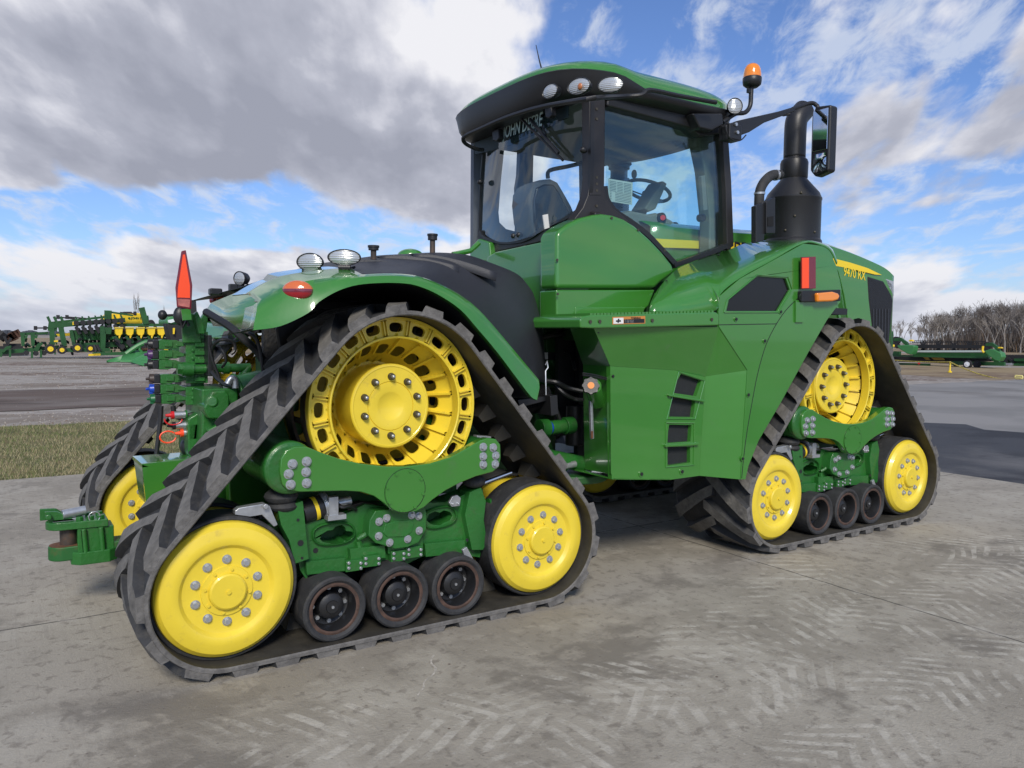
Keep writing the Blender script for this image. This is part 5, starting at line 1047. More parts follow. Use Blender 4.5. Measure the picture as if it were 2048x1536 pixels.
for x, y, rx_, ry_, X_, yw in ((1102,183,.074,.050,2.335,8),(1159,173,.088,.054,2.34,20),(1222,170,.084,.050,2.40,38),(946,250,.045,.050,2.42,-10)):
    p = AX(x, y, X_); o = worklight(x, y, p.y, rx_, ry_, None, yaw=yw, name='roof_light')
mb = MB(); p = A(1160,173,AX(1160,172,2.31).y); mb.ell(p, .012,.022,.022, 12, 8); mb.build('amber_glint', mat('amber_reflection', (.45,.16,.06), .3), T)  # amber blob imitating a reflection in the middle lens
worklight(1469, 213, .40, .060, .062, None, yaw=60, name='roof_light')
mb = MB(); rr_ = [AX(966,300,2.5), AX(950,297,2.4), AX(932,288,2.3), AX(926,278,2.25), AX(934,270,2.25), AX(960,258,2.25), AX(1010,236,2.25), AX(1070,217,2.25), AX(1130,205,2.25), AX(1190,196,2.25)]+[A(1240,193,.36), A(1282,190,.33), A(1300,180,.32), A(1360,192,.32), A(1432,205,.32)]
mb.tube(smoothrow(rr_, 4), .016, 8); mb.build('roof_rail', M['black'], T)
mb = MB(); mb.prism(tr([(1215,200),(1290,190),(1445,222),(1448,250),(1440,268),(1400,272),(1380,255),(1215,212)], .50), (0,.12,0)); mb.prism(tr([(1385,226),(1446,226),(1448,250),(1425,262),(1400,256)], .42), (0,.12,0)); mb.build('door_header', M['black'], T, bevel=.015)
mb = MB(); mb.tube([A(1085,145,1.6), A(1078,118,1.6), A(1072,90,1.6)], .006, 6, rs=[.008,.005,.003]); mb.build('aerial', M['black'], T)
# beacon on its bent stalk
mb = MB(); mb.tube(smoothrow([A(1445,245,.45), A(1470,228,.45), A(1490,225,.45), A(1500,212,.45), A(1502,190,.45), A(1503,170,.45)], 5), .018, 10); p = A(1504,172,.45); mb.cyl(p, p+Vector((0,0,.03)), .03, n=14); mb.box(p.x-.05,p.x-.01,p.y-.012,p.y+.012,p.z-.06,p.z-.03); bst = mb.build('beacon_stalk', M['black'], T)
mb = MB(); p = A(1504,170,.45); z0, z1, zt = A(1504,175,.45).z, A(1504,156,.45).z, A(1504,127,.45).z; mb.lathe([(0,z0),(.045,z0),(.070,z0+.02),(.074,z0+.045),(.074,z1),(.070,z1+.004)], (p.x,p.y,0), 'Z', 28, 1); mb.lathe([(.070,z1),(.069,z1+.03),(.062,z1+.07),(.05,zt-.018),(.03,zt-.003),(0,zt)], (p.x,p.y,0), 'Z', 28, 0); mb.build('beacon', [M['amber'], M['black']], T, smooth=50)
# mirror arm and twin mirror
YM = .35
mb = MB(); mb.prism(tr([(1452,250),(1480,240),(1560,222),(1590,213),(1592,222),(1530,245),(1500,264),(1478,272),(1455,280)], YM), (0,.05,0)); mb.box(A(1455,270,YM).x, A(1480,270,YM).x, YM-.02, YM+.09, A(1465,280,YM).z, A(1465,248,YM).z); arm = mb.build('mirror_arm', M['black'], T, bevel=.010)
mb = MB(); mb.tube(smoothrow([A(1585,218,YM+.02), A(1605,211,YM+.02), A(1622,206,YM), A(1632,210,YM-.02), A(1636,222,YM-.04), A(1636,290,YM-.05)], 5), .017, 10); mb.build('mirror_stay', M['black'], arm)
for x, y in ((1471,249),(1474,265)): p = A(x, y, YM-.022); mb = MB(); mb.cyl(p, p+Vector((0,-.012,0)), .014, n=6); mb.build('bolt', M['steel'], arm)
mb = MB(); mb.tube(smoothrow([A(1452,262,YM-.02), A(1462,278,YM-.02), A(1480,281,YM-.02), A(1492,270,YM-.02)], 5), .005, 6); mb.build('cable', M['black'], arm)
# mirror head: the glass looks rearwards
mx = A(1636,290,YM-.05); hw, d_ = .19, .10; zt, zb = A(1640,219,YM).z, A(1640,360,YM).z
mb = MB(); prof = [(0,1),(1,1)]
y0m, y1m = mx.y-.13, mx.y+.05
mb.prism([Vector((mx.x-.03, y0m, zt-.02)), Vector((mx.x-.03, y1m-.03, zt)), Vector((mx.x-.03, y1m, zt-.08)), Vector((mx.x-.03, y1m, zb+.06)), Vector((mx.x-.03, y1m-.05, zb)), Vector((mx.x-.03, y0m, zb+.03))], (.10,0,0)); mir = mb.build('mirror', M['black'], T, bevel=.02, seg=4)
zm = zb+(zt-zb)*.34
mb = MB(); mb.box(mx.x-.036, mx.x-.03, y0m+.02, y1m-.02, zm+.01, zt-.04); mb.build('mirror_glass', M['chrome'], mir, bevel=.01)
mb = MB(); n = 8; rows = [[Vector((mx.x-.034-.012*math.sin(PI*j/n)*math.sin(PI*i/n), y0m+.025+(y1m-y0m-.06)*i/n, zb+.035+(zm-zb-.05)*j/n)) for i in range(n+1)] for j in range(n+1)]; mb.loft(rows); mb.build('mirror_glass', M['chrome'], mir, smooth=80)
# exhaust aftertreatment can and stack
xe = A(1585,440,.62); X0, Y0e = xe.x, .62
zz_ = lambda y: A(1585, y, Y0e).z
rr = lambda w_: (A(1585+w_/2, 440, Y0e)-A(1585-w_/2, 440, Y0e)).length*.80/2*1.0
ca = .80; rw = lambda w_: w_/2/FPX*(Vector((X0,Y0e,0))-Vector((CAM.x,CAM.y,0))).dot(Vector((CF.x,CF.y,0)).normalized())
mb = MB(); mb.lathe([(0,zz_(492)),(rw(112),zz_(492)),(rw(112),zz_(484)),(rw(106),zz_(480)),(rw(106),zz_(404)),(rw(108),zz_(402)),(rw(108),zz_(399)),(rw(105),zz_(397)),(rw(98),zz_(388)),(rw(52),zz_(360)),(rw(50),zz_(358)),(rw(52),zz_(356)),(rw(53),zz_(326)),(rw(49),zz_(320)),(rw(42),zz_(317)),(rw(41),zz_(312))], (X0,Y0e,0), 'Z', 56); ex = mb.build('exhaust_can', M['black'], T, smooth=30)
mb = MB(); st = [Vector((X0,Y0e,zz_(316))), Vector((X0,Y0e,zz_(270))), Vector((X0+.005,Y0e,zz_(245))), Vector((X0+.03,Y0e,zz_(232))), Vector((X0+.11,Y0e,zz_(214)))]
mb.tube(smoothrow(st, 6), rw(40), 28, caps=False); mb.build('exhaust_stack', M['black'], T, solid=.004, smooth=60)
mb = MB(); mb.cyl(A(1566,214,Y0e-.05)+Vector((0,0,-.07)), A(1580,214,Y0e-.08)+Vector((0,0,-.06)), .01, n=8); mb.build('stack_clip', M['black'], ex)
mb = MB(); q = [A(1560,350,Y0e-.10), A(1545,350,Y0e-.12), A(1530,362,Y0e-.14), A(1520,382,Y0e-.15), A(1518,410,Y0e-.15)]; mb.tube(smoothrow(q, 6), .040, 16); mb.build('vent_hose', M['rubber'], ex)
mb = MB(); mb.cyl(A(1553,350,Y0e-.11), A(1549,350.5,Y0e-.11), .045, n=20); mb.cyl(A(1519,385,Y0e-.15), A(1519,389,Y0e-.15), .045, n=20); mb.build('hose_clamp', M['steel'], ex)
mb = MB(); mb.prism(tr([(1512,412),(1529,404),(1550,394),(1550,466),(1530,466),(1528,482),(1512,486)], Y0e-.28), (0,.05,0)); mb.prism(tr([(1533,404),(1551,394),(1551,467),(1533,467)], Y0e-.30), (0,.03,0)); sb = mb.build('shield_bracket', M['black'], T, bevel=.006)
mb = MB(); mb.prism(tr([(1536,434),(1547,432),(1547,452),(1536,453)], Y0e-.306), (0,.01,0)); mb.build('slot', mat('slot_dark', (.004,.004,.005), .8), sb)
for x, y in ((1581,395),(1571,440),(1556,467),(1612,470)): t = (x-1585)/53; p = Vector((X0,Y0e,0))+Vector((math.cos(YAW), -math.sin(YAW), 0))*rw(106)*t - Vector((math.sin(YAW), math.cos(YAW), 0))*rw(106)*math.sqrt(1-t*t); p.z = zz_(y); mb = MB(); mb.ell(p, .012,.012,.012, 10, 6); mb.build('rivet', M['cone'], ex)
# far side air cleaner seen through the cab
mb = MB(); p = A(1237,400,2.15); zc = lambda y: A(1237, y, 2.15).z; k = rw(1)*1.12; mb.lathe([(0,zc(420)),(k*42,zc(420)),(k*42,zc(358)),(k*34,zc(357)),(k*34,zc(340)),(k*42,zc(338)),(k*42,zc(332)),(k*50,zc(329)),(k*44,zc(320)),(k*20,zc(317)),(0,zc(316))], (p.x,p.y,0), 'Z', 32); mb.build('air_cleaner', M['cover'], T)

# ------------------------------------------------------------------ hood and nose
YH = .82
top = [(1300,452),(1465,467),(1560,474),(1640,488),(1700,507),(1750,528),(1772,540),(1786,553)]
tp = [A(x, y, YH) for x, y in top]; bot = [Vector((p.x, YH, 1.72)) for p in tp]
rows = [[p+Vector((0,0,-.9)) for p in tp], [p+Vector((0,-.0,-.10)) for p in tp], tp, [p+Vector((0,.10,.045)) for p in tp], [p+Vector((0,.28,.065)) for p in tp], [p+Vector((0,.55,.07)) for p in tp]]
rows += [[Vector((p.x, 2*1.37-p.y, p.z)) for p in r_] for r_ in rows[::-1][1:]]
rows = [smoothrow(r_, 3) for r_ in rows]
mb = MB(); mb.loft(rows); hood = mb.build('hood', M['green'], T, smooth=40, solid=.01)
e = [r_[-1] for r_ in rows]; 
# side panel below the hood line
Pn = lambda x, y: A(x, y, YH-.02)
mb = MB(); mb.prism([Pn(1668,526), Pn(1735,552), Pn(1738,600), Pn(1744,650), Pn(1748,700), Pn(1702,700), Pn(1696,640), Pn(1688,590), Pn(1677,545)], (0,.06,0)); mb.build('hood_side_panel', M['green'], T, bevel=.008)
mb = MB(); mb.prism([Pn(1735,552), Pn(1768,562), Pn(1784,590), Pn(1787,600), Pn(1779,690), Pn(1748,700), Pn(1744,650), Pn(1738,600)], (0,.05,0)); a = Pn(1768,562); n = 7
fx = A(1788,600,YH).x; mb.prism([Vector((fx-.28,YH,1.5)), Vector((fx-.02,YH,1.62)), Vector((fx+.0,YH,2.12)), Vector((fx-.1,YH,2.30)), Vector((fx-.4,YH,2.3))], (0,2*(1.37-YH),0))
gr = mb.build('grille', mat('black_grille', (.010,.010,.011), .5, bump=.4, bscale=220), T, bevel=.02, seg=3)
mb = MB()
for k in range(6): x = 1746+6*k; mb.prism([A(x, 618, YH-.024), A(x+2, 618, YH-.024), A(x+1, 688, YH-.024), A(x-1, 688, YH-.024)], (0,.01,0))
mb.build('grille_slat', M['cover'], gr, smooth=0)
mb = MB(); mb.prism([A(1770,556,YH-.01), A(1788,562,YH-.01), A(1788,592,YH-.01), A(1778,576,YH-.01)], (0,.10,0)); mb.build('headlight', M['lens'], T, bevel=.006)
mb = MB(); mb.prism([A(1664,516,YH-.023), A(1700,525,YH-.023), A(1735,536,YH-.023), A(1764,550,YH-.023), A(1750,549,YH-.023), A(1700,537,YH-.023), A(1668,531,YH-.023)], (0,.008,0)); mb.build('hood_stripe', M['ytext'], hood, smooth=0)
mb = MB(); mb.prism([A(1290,476,YH-.03), A(1462,485,YH-.03), A(1560,490,YH-.03), A(1560,502,YH-.03), A(1462,499,YH-.03), A(1290,494,YH-.03)], (0,.02,0)); st = mb.build('hood_stripe', M['ytext'], hood, smooth=0)
p = A(1412,497,YH-.034); tm = text_mb('JOHN DEERE', .12, p, (1,0,0), (0,0,1), bold=.004); tm.build('lettering', M['black'], st, smooth=0)
p = A(1687,551,YH-.0235); q = A(1731,560.5,YH-.0235); d = (q-p).normalized(); tm = text_mb('9470 RX', .128, p, d, (0,0,1), bold=.0015); wid = max((v-p).dot(d) for v in tm.v); s_ = (q-p).length/wid
for i, v in enumerate(tm.v): w_ = v-p; t = w_.dot(d); tm.v[i] = p+d*t*s_+(w_-d*t)
tm.build('lettering', M['ytext'], hood, smooth=0)
mb = MB(); mb.prism([A(1640,540,YH+.05), A(1700,540,YH+.05), A(1705,700,YH+.05), A(1640,700,YH+.05)], (0,.01,0)); ss = mb.build('dark_gap_backing', M['black'], T)  # black sheet standing in for the darkness of the gap beside the hood
mb = MB(); mb.bar(A(1682,590,YH), A(1690,645,YH), .02, .02, w1=.02); mb.bar(A(1668,606,YH), A(1678,645,YH), .05, .03); mb.build('side_frame', M['green'], ss)
mb = MB(); mb.box(4.1,7.0,.86,1.88,.75,1.75); mb.build('front_frame', M['dgreen'], T, bevel=.02)
# ------------------------------------------------------------------ background: implements, headers, fence, wood
YB = 55.0
dg = mat('implement_green', (.013,.080,.018), .5, var=.25, vscale=1.5); dk = mat('implement_black', (.015,.015,.017), .7); yy_ = mat('implement_yellow', (.80,.56,.02), .45, var=.1, vscale=1)
rus = mat('implement_rust', (.075,.035,.022), .85, var=.4, vscale=3); grn2 = mat('poly_green', (.045,.20,.06), .45, var=.08)
def B(x, y, Y=YB): return A(x, y, Y)
def bpoly(mb, pts, Y, th, mi=0): mb.prism([A(x, y, Y) for x, y in pts], (0,th,0), mi); return mb
def part(name, parent, mt, fn, **k): mb = MB(); fn(mb); return mb.build(name, mt, parent, **k)
def root(name, x, y, Y): p = A(x, y, Y); return empty(name, (p.x, p.y, 0))
pm = lambda Y: (A(201, 700, Y)-A(200, 700, Y)).length      # metres per photo pixel at that distance
def disc(mb, x, y, r, Y, th=.15, mi=0, n=14, pmY=None): p = A(x, y, Y); q = (pmY or pm(Y))*r; mb.cyl(p, p+Vector((0,th,0)), q, n=n, mi=mi)
def tyre(parent, x, y, r, Y, name='wheel', rim=None, face=(0,-1,0), k=None):
    p = A(x, y, Y); q = (k or pm(Y))*r; d = Vector(face).normalized(); mb = MB(); mb.cyl(p, p-d*q*.75, q, n=24); o = mb.build(name, dk, parent, bevel=q*.12)
    mb = MB(); mb.cyl(p+d*.03, p, q*.52, n=18); mb.cyl(p+d*.05, p+d*.02, q*.16, n=10); mb.build('rim', rim or yy_, o, smooth=30); return o
# --- planter
pl = root('row_planter', 220, 712, YB); tag(pl, 'green folded row planter with a yellow seed tank and yellow hoppers across the gravel', 'planter')
part('main_frame', pl, dg, lambda m_: [m_.bar(B(150,692), B(345,684), .28, .35), m_.bar(B(120,700,54), B(220,700,54), .25, .25), m_.bar(B(185,708,52), B(300,706,52), .2, .2), m_.bar(B(230,650), B(345,650), .16, .2)])
part('wing_beam', pl, dg, lambda m_: [m_.bar(B(98,652), B(250,640), .3, .3), m_.bar(B(100,646,56), B(210,634,56), .15, .15)])
part('wing_post', pl, dg, lambda m_: m_.bar(B(103,644), B(105,690), .28, .28)); part('wing_post', pl, dg, lambda m_: m_.bar(B(120,646), B(129,692), .3, .28))
part('wing_post', pl, dg, lambda m_: m_.bar(B(142,660), B(148,690), .2, .2))
part('fold_mast', pl, dg, lambda m_: [m_.bar(B(216,621), B(216,655), .42, .3), m_.bar(B(219,624), B(266,631), .12, .12)]); part('fold_mast', pl, dg, lambda m_: [m_.bar(B(283,615), B(292,648), .35, .3), bpoly(m_, [(285,631),(297,631),(298,648),(287,648)], YB, .3)])
part('lift_mast', pl, dg, lambda m_: [bpoly(m_, [(200,653),(208,652),(212,665),(210,705),(202,706)], 54.2, .4), bpoly(m_, [(208,655),(224,655),(222,668),(210,668)], 54.2, .4)])
for i, (x, y) in enumerate(((155,646),(168,645.5),(181,645),(194,644),(206,643),(219,642.5),(232,642),(245,641))):
    o = part('row_unit', pl, dg, lambda m_: [bpoly(m_, [(x-5,y-13),(x-2.5,y-13),(x+2,y-3),(x+1,y+14),(x-3,y+14),(x-2,y-2)], YB-.3, .2), m_.bar(B(x-5,y+8), B(x+4,y+12), .12, .1)])
    part('gauge_wheel', o, dk, lambda m_: [disc(m_, x-2, y, 5.6, YB-.5, .3), disc(m_, x+2, y+13, 4, YB-.5, .3), m_.bar(B(x-3,y+8,YB-.5), B(x+5,y+22,YB-.5), .25, .2)])
for x in (96,109,122): part('row_unit', pl, dg, lambda m_: [m_.bar(B(x-1,633), B(x+5,646), .22, .15), m_.bar(B(x+4,645), B(x+2,662), .16, .15)])
def marker(x, y, x1, y1): return part('row_marker', pl, dk, lambda m_: [m_.bar(B(x,y), B(x1,y1), .09, .09), disc(m_, x, y, 3.2, YB-.1, .15), m_.bar(B(x,y-4), B(x,y+4), .2, .08)])
marker(116,634,150,638); marker(134,634,172,637); marker(71,656,98,656); marker(90,656,104,654); marker(270,627,240,625)
for i in range(12): x = 148+i*8.2; part('dark_row_backing', pl, [dk, dg], lambda m_: [m_.box(*sum(([a, b] for a, b in zip((A(x,698,55.6).x, 55.6, A(x,698,55.6).z), (A(x+4.5,698,55.6).x, 56.4, A(x,672,55.6).z))), [])), m_.bar(A(x+1,662,55.2), A(x+5,680,55.2), .22, .2, mi=1)])  # black boxes added as dark backing between the rows, with green bars
part('wing_tool_bar', pl, dg, lambda m_: [m_.bar(A(140,664,55.3), A(345,660,55.3), .28, .25), m_.bar(A(140,672,55.7), A(345,670,55.7), .35, .3)])
for i in range(8): x = 252+i*11.5; part('dark_row_backing', pl, [dk, dg], lambda m_: [m_.bar(A(x,676,56), A(x+3,702,56), .5, .4), m_.bar(A(x-4,690,55.2), A(x+6,700,55.2), .25, .2, mi=1)])  # more black blocks added to darken the gaps, with green bars
tk = part('seed_tank', pl, yy_, lambda m_: [bpoly(m_, [(243,629),(248,625),(280,626),(286,633),(286,646),(282,649),(246,648),(240,640)], 55.8, 2.2), bpoly(m_, [(203,640),(212,628),(240,626),(244,648),(206,647)], 57, 1.5)], bevel=.12, seg=3)
part('tank_lid', tk, dk, lambda m_: bpoly(m_, [(246,625.6),(248,623.3),(263,623.3),(265,625.6)], 56.2, .8))
o_ = B(262,638.2,55.78); tm = text_mb('JOHN DEERE', .20, o_, (1,0,0), (0,0,1), bold=.01); tm.build('lettering', dg, tk, smooth=0)
part('emblem', tk, dg, lambda m_: disc(m_, 258.5, 636.6, 2.6, 55.77, .02))
for i, x in enumerate((238,260,281.5,303,323,341)):
    u = part('row_unit', pl, dg, lambda m_: [bpoly(m_, [(x-4,672),(x+4,671),(x+8,684),(x+4,688),(x-6,682)], 54.4, .3), m_.bar(B(x-8,672,54.4), B(x+2,690,54.4), .16, .14), m_.bar(B(x+2,684,54.3), B(x-4,694,54.3), .12, .12), m_.bar(B(x-10,667,54.6), B(x+12,666,54.6), .14, .2)])
    part('hopper', u, yy_, lambda m_: [bpoly(m_, [(x-8,656),(x+8,655.5),(x+7,668),(x+3,671),(x-4,671),(x-7,668)], 54.1, .5), bpoly(m_, [(x-1,671),(x+3,671),(x+2,677),(x,677)], 54.1, .2)], bevel=.03)
    part('hopper_lid', u, mat('yellow_lid', (.62,.48,.08), .5) if i == 0 else bpy.data.materials['yellow_lid'], lambda m_: bpoly(m_, [(x-9,657),(x-8,654.3),(x+8,654),(x+9,656.5)], 54.05, .6))
    part('closing_wheel', u, dk, lambda m_: [disc(m_, x-2, 684, 5.2, 54.0, .2), disc(m_, x+7, 693, 5, 53.9, .2), m_.bar(B(x-6,684,54), B(x+8,698,54), .3, .2)])
for x, y, r in ((155,696,10.5),(181,697,8.5),(101,698,11),(124,700,9)): tyre(pl, x, y, r, 53.6)
part('hose_bundle', pl, dk, lambda m_: [m_.tube(smoothrow([B(*q) for q in c], 4), .09, 6) for c in ([(290,655),(296,644),(304,642),(309,650),(310,660)], [(293,657),(299,646),(306,646),(312,656)], [(188,690,53.5),(192,700,53.4),(190,706,53.4)], [(194,690,53.5),(200,702,53.4)], [(290,658),(284,652),(276,652)])])
part('yellow_band', pl, yy_, lambda m_: [bpoly(m_, [(177,708),(201,707),(201,711),(177,712)], 51.9, .1), bpoly(m_, [(108,681),(116,680),(116,684),(108,684)], 53.8, .1), bpoly(m_, [(145,644),(149,643),(149,649),(145,650)], 54.6, .1), bpoly(m_, [(112,668),(170,664),(172,670),(116,673)], 56.5, .1)])
rnd = random.Random(8)
if 1:
    for i in range(90):
        x = rnd.uniform(104, 340); y = rnd.uniform(672, 704) if rnd.random() < .8 else rnd.uniform(655, 690); Y = rnd.uniform(53.8, 57); l = rnd.uniform(2, 9); a = rnd.choice((0,0,1.4,.8,-.8))+rnd.uniform(-.2,.2)
        m_ = MB(); m_.bar(A(x,y,Y), A(x+l*math.cos(a),y+l*math.sin(a)*.8,Y+rnd.uniform(-.4,.4)), rnd.uniform(.06,.18), rnd.uniform(.06,.16), mi=rnd.choice((0,0,0,1,1))); m_.build('link', [dg, dk], pl)
# --- folded tillage tools at the left
cu = root('tillage_tool', 60, 712, 56); tag(cu, 'green tillage tool with paired upright posts and short stand legs left of the planter', 'tillage tool')
part('main_frame', cu, dg, lambda m_: [m_.bar(B(2,705,56), B(118,694,56), .2, .25), m_.bar(B(40,668,56), B(96,666,56), .16, .16), bpoly(m_, [(66,700),(75,688),(84,684),(86,688),(80,694),(76,704)], 55.5, .3), bpoly(m_, [(2,703),(12,693),(22,691),(23,695),(14,699),(8,705)], 55.5, .3)])
for x in (44,64): part('upright_post', cu, dg, lambda m_: [bpoly(m_, [(x-3,665),(x+6,665),(x+5,692),(x-1,692)], 55.5, .4), bpoly(m_, [(x+5,671),(x+12,670),(x+10,677),(x+5,676)], 55.5, .3)])
for x, y in ((2,700),(20,700),(64,702),(82,701)): part('stand_leg', cu, dg, lambda m_: m_.bar(B(x,y-2,55), B(x,y+14,55), .12, .12))
for x, y in ((53,706),(72,707),(88,706),(96,700)): part('packer_wheel', cu, dk, lambda m_: disc(m_, x, y, 5.2, 55, .5))
for i in range(20): x = rnd.uniform(42,108); y = rnd.uniform(678,700); part('link', cu, [dk, dg], lambda m_: m_.bar(A(x, y, 56), A(x+rnd.uniform(-10,10), y+rnd.uniform(-6,8), 56.5), .12, .12, mi=i % 2))
hr = root('disc_harrow', 25, 706, 62); tag(hr, 'rusty brown folded disc harrow at the left edge of the photo', 'harrow')
part('disc_gang', hr, rus, lambda m_: [[m_.bar(A(10+k*3.5+dx,672-k*1.5+dy,62), A(20+k*3.5+dx,684-k*1.2+dy,62), .35, .3) for k in range(5)] for dx, dy in ((0,0),(8,-6))])
part('disc_gang', hr, dk, lambda m_: [m_.tube([A(-5,676,62), A(7,664,62)], .45, 8), m_.bar(A(8,672,61.5), A(16,690,61.5), .16, .16), m_.bar(A(22,676,61.5), A(12,694,61.5), .16, .16)])
part('main_frame', hr, dk, lambda m_: [m_.bar(A(-10,698,62), A(46,698,62), .5, .4), m_.bar(A(6,690,62), A(42,690,62), .2, .2), m_.bar(A(-10,704,62), A(48,703,62), .9, .5)])
# --- corn head: long green snouts lying on the gravel, auger behind
ch = root('corn_head', 270, 724, 44); tag(ch, 'green corn head with flat pointed ribbed snouts and a rusty auger on the gravel', 'corn head')
P44 = lambda x, y, Y=44: A(x, y, Y)
mb = MB(); top_ = [P44(213,722.5,43), P44(245,712,43), P44(270,701,44), P44(300,696,44)]; lo_ = [P44(213,723.5,43), P44(240,724,42.6), P44(268,724,42.4), P44(300,731,41)]
rows = []
for k in range(13):
    t = k/12; r_ = lerp(top_, lo_, t); rows.append([p+Vector((0,0,.05 if k % 2 else 0)) for p in r_])
mb.loft(rows); mb.build('snout', grn2, ch, solid=.06, smooth=20)
mb = MB(); rows = []
for k in range(9):
    t = k/8; r_ = lerp([P44(262,724,41), P44(290,706,41), P44(318,700,41)], [P44(262,725,41), P44(296,734,39.6), P44(318,738,39)], t); rows.append([p+Vector((0,0,.05 if k % 2 else 0)) for p in r_])
mb.loft(rows); mb.build('snout', grn2, ch, solid=.06, smooth=20)
part('divider_arm', ch, grn2, lambda m_: [m_.tube(smoothrow([P44(252,708,43.5), P44(272,694,43.5), P44(288,686,43.5), P44(296,684,43.5)], 4), .13, 8), m_.tube(smoothrow([P44(296,685,43.5), P44(283,690,43.5), P44(279,698,43.5), P44(284,704,43.5)], 4), .07, 8)])
part('auger', ch, rus, lambda m_: [m_.cyl(P44(280+4.3*k,699,43.6), P44(282.5+4.3*k,699,43.6), pm(43)*4.6, n=12) for k in range(6)]+[m_.cyl(P44(279,699,43.6), P44(308,698,43.6), pm(43)*2.6, n=12)])
# --- second tractor seen head-on beyond the couplers
t2 = root('parked_tractor', 350, 712, 42); tag(t2, 'green tractor far behind the rear couplers, its black grille and white headlights facing us', 'tractor')
part('hood', t2, grn2, lambda m_: bpoly(m_, [(332,642),(336,633),(352,629),(378,628),(384,640),(384,650),(334,650)], 42, 2.6), bevel=.1, seg=3)
part('grille', t2, dk, lambda m_: bpoly(m_, [(333,646),(344,649),(372,648),(368,686),(344,686),(337,668)], 41.9, 1.2), bevel=.05)
part('headlight', t2, mat('bright_lens', (.7,.75,.75), .2), lambda m_: bpoly(m_, [(336,640),(352,637),(354,642),(342,646),(337,645)], 41.8, .2)); part('headlight', t2, bpy.data.materials['bright_lens'], lambda m_: bpoly(m_, [(357,642),(366,640),(367,644),(358,646)], 41.8, .2))
part('yellow_badge', t2, yy_, lambda m_: bpoly(m_, [(346,656),(350,656),(349,668),(346,668)], 41.7, .1)); part('front_frame', t2, dg, lambda m_: bpoly(m_, [(340,684),(376,684),(378,706),(345,706)], 42, 1.4)); tyre(t2, 332, 700, 9, 42.2); tyre(t2, 384, 700, 12, 43)
part('cab', t2, dk, lambda m_: bpoly(m_, [(362,628),(365,600),(392,600),(394,628)], 45, 1.4)); part('mirror', t2, dk, lambda m_: bpoly(m_, [(356,606),(359,606),(359,616),(356,616)], 44, .1))

# --- headers on their carts at the right (X is nearly the line of sight here)
XB = 54.0; km = (AX(1901, 700, XB)-AX(1900, 700, XB)).length
def C(x, y, X=XB): return AX(x, y, X)
def cpoly(mb, pts, X, th, mi=0): mb.prism([AX(x, y, X) for x, y in pts], (th,0,0), mi); return mb
def cdisc(mb, x, y, r, X, th=.2, mi=0): p = AX(x, y, X); mb.cyl(p, p+Vector((th,0,0)), km*r, n=18, mi=mi)
p0 = C(1890, 728); hd = empty('harvester_header', (p0.x, p0.y, 0)); tag(hd, 'long green harvester header with a black reel on its trailer beyond the yellow post', 'header')
def endshield(x, y, s=1):
    return part('end_shield', hd, grn2, lambda m_: [cpoly(m_, [(x,y),(x+11,y-1),(x+28,y-1),(x+35,y+1),(x+34,y+10),(x+29,y+19),(x+20,y+16),(x+4,y+6)], XB-1.5, .6)], bevel=.06)
endshield(1793, 691)
part('end_shield', hd, grn2, lambda m_: cpoly(m_, [(1968,702),(1980,698),(1988,699),(2002,706),(2004,714),(1998,723),(1990,721),(1972,708)], XB-1.5, .6), bevel=.06)
for x, y in ((1791,681),(1974,691)):
    o = part('reel_end', hd, dk, lambda m_: [cdisc(m_, x, y, 8.5 if x < 1900 else 7, XB, .25), m_.bar(C(x-8,y+6), C(x+6,y+12), .3, .3)]); part('reel_drive', o, dg, lambda m_: [cpoly(m_, [(x-3,y-4),(x+9,y-6),(x+22,y+3),(x+26,y+11),(x+20,y+10),(x+10,y+1),(x-3,y+1)], XB-1.4, .2)])
part('reel', hd, dk, lambda m_: [m_.bar(C(1826,693), C(1970,693), .26, .26)]+[m_.bar(C(1824,y), C(1972,y+1.5), .05, .05) for y in (681.5,685,700)]+[[m_.bar(C(x-5,684), C(x+5,704), .07, .08), m_.bar(C(x+5,684), C(x-5,704), .07, .08), m_.bar(C(x,682), C(x,706), .05, .06)] for x in (1846,1877,1908,1939)])
part('reel_tine', hd, dk, lambda m_: [m_.bar(C(1826+k*3.6,681.5), C(1825+k*3.6,685.5), .02, .03) for k in range(40)]+[m_.bar(C(1826+k*3.6,700), C(1825+k*3.6,703.5), .02, .03) for k in range(40)])
part('cutter_bar', hd, mat('light_worn_steel', (.30,.34,.32), .6), lambda m_: [m_.bar(C(1829+k*3,701.5,XB-.5), C(1828+k*3,705,XB-.6), .10, .08) for k in range(47)])
part('draper_deck', hd, dg, lambda m_: [cpoly(m_, [(1826,702),(1972,705),(1978,714),(1826,711)], XB-.2, .5), m_.bar(C(1782,711,XB-.6), C(1979,715,XB-.6), .3, .12), m_.bar(C(1780,706,XB-.4), C(1800,707,XB-.4), .3, .3)])
part('belly_pan', hd, dk, lambda m_: cpoly(m_, [(1786,713),(1978,717),(1984,722),(1900,727),(1786,723)], XB, .8)); part('yellow_reflector', hd, mat('ochre_reflector', (.32,.20,.03), .6), lambda m_: [cpoly(m_, [(1846,714.5),(1855,715),(1860,720),(1852,719.5)], XB-.3, .1), cpoly(m_, [(1862,715),(1884,715.5),(1889,720.5),(1868,720)], XB-.3, .1)])
part('trailer_beam', hd, dg, lambda m_: [m_.bar(C(1780,728,XB-.3), C(1860,730,XB-.3), .15, .2), m_.bar(C(1900,726,XB-.2), C(2010,728,XB-.2), .2, .25), m_.bar(C(1985,716), C(2000,728), .2, .2)])
wh = mat('white_rim', (.75,.76,.78), .4)
tyre(hd, 1934, 729, 7.2, 0, rim=wh, face=(-1,0,0), k=km) if False else None
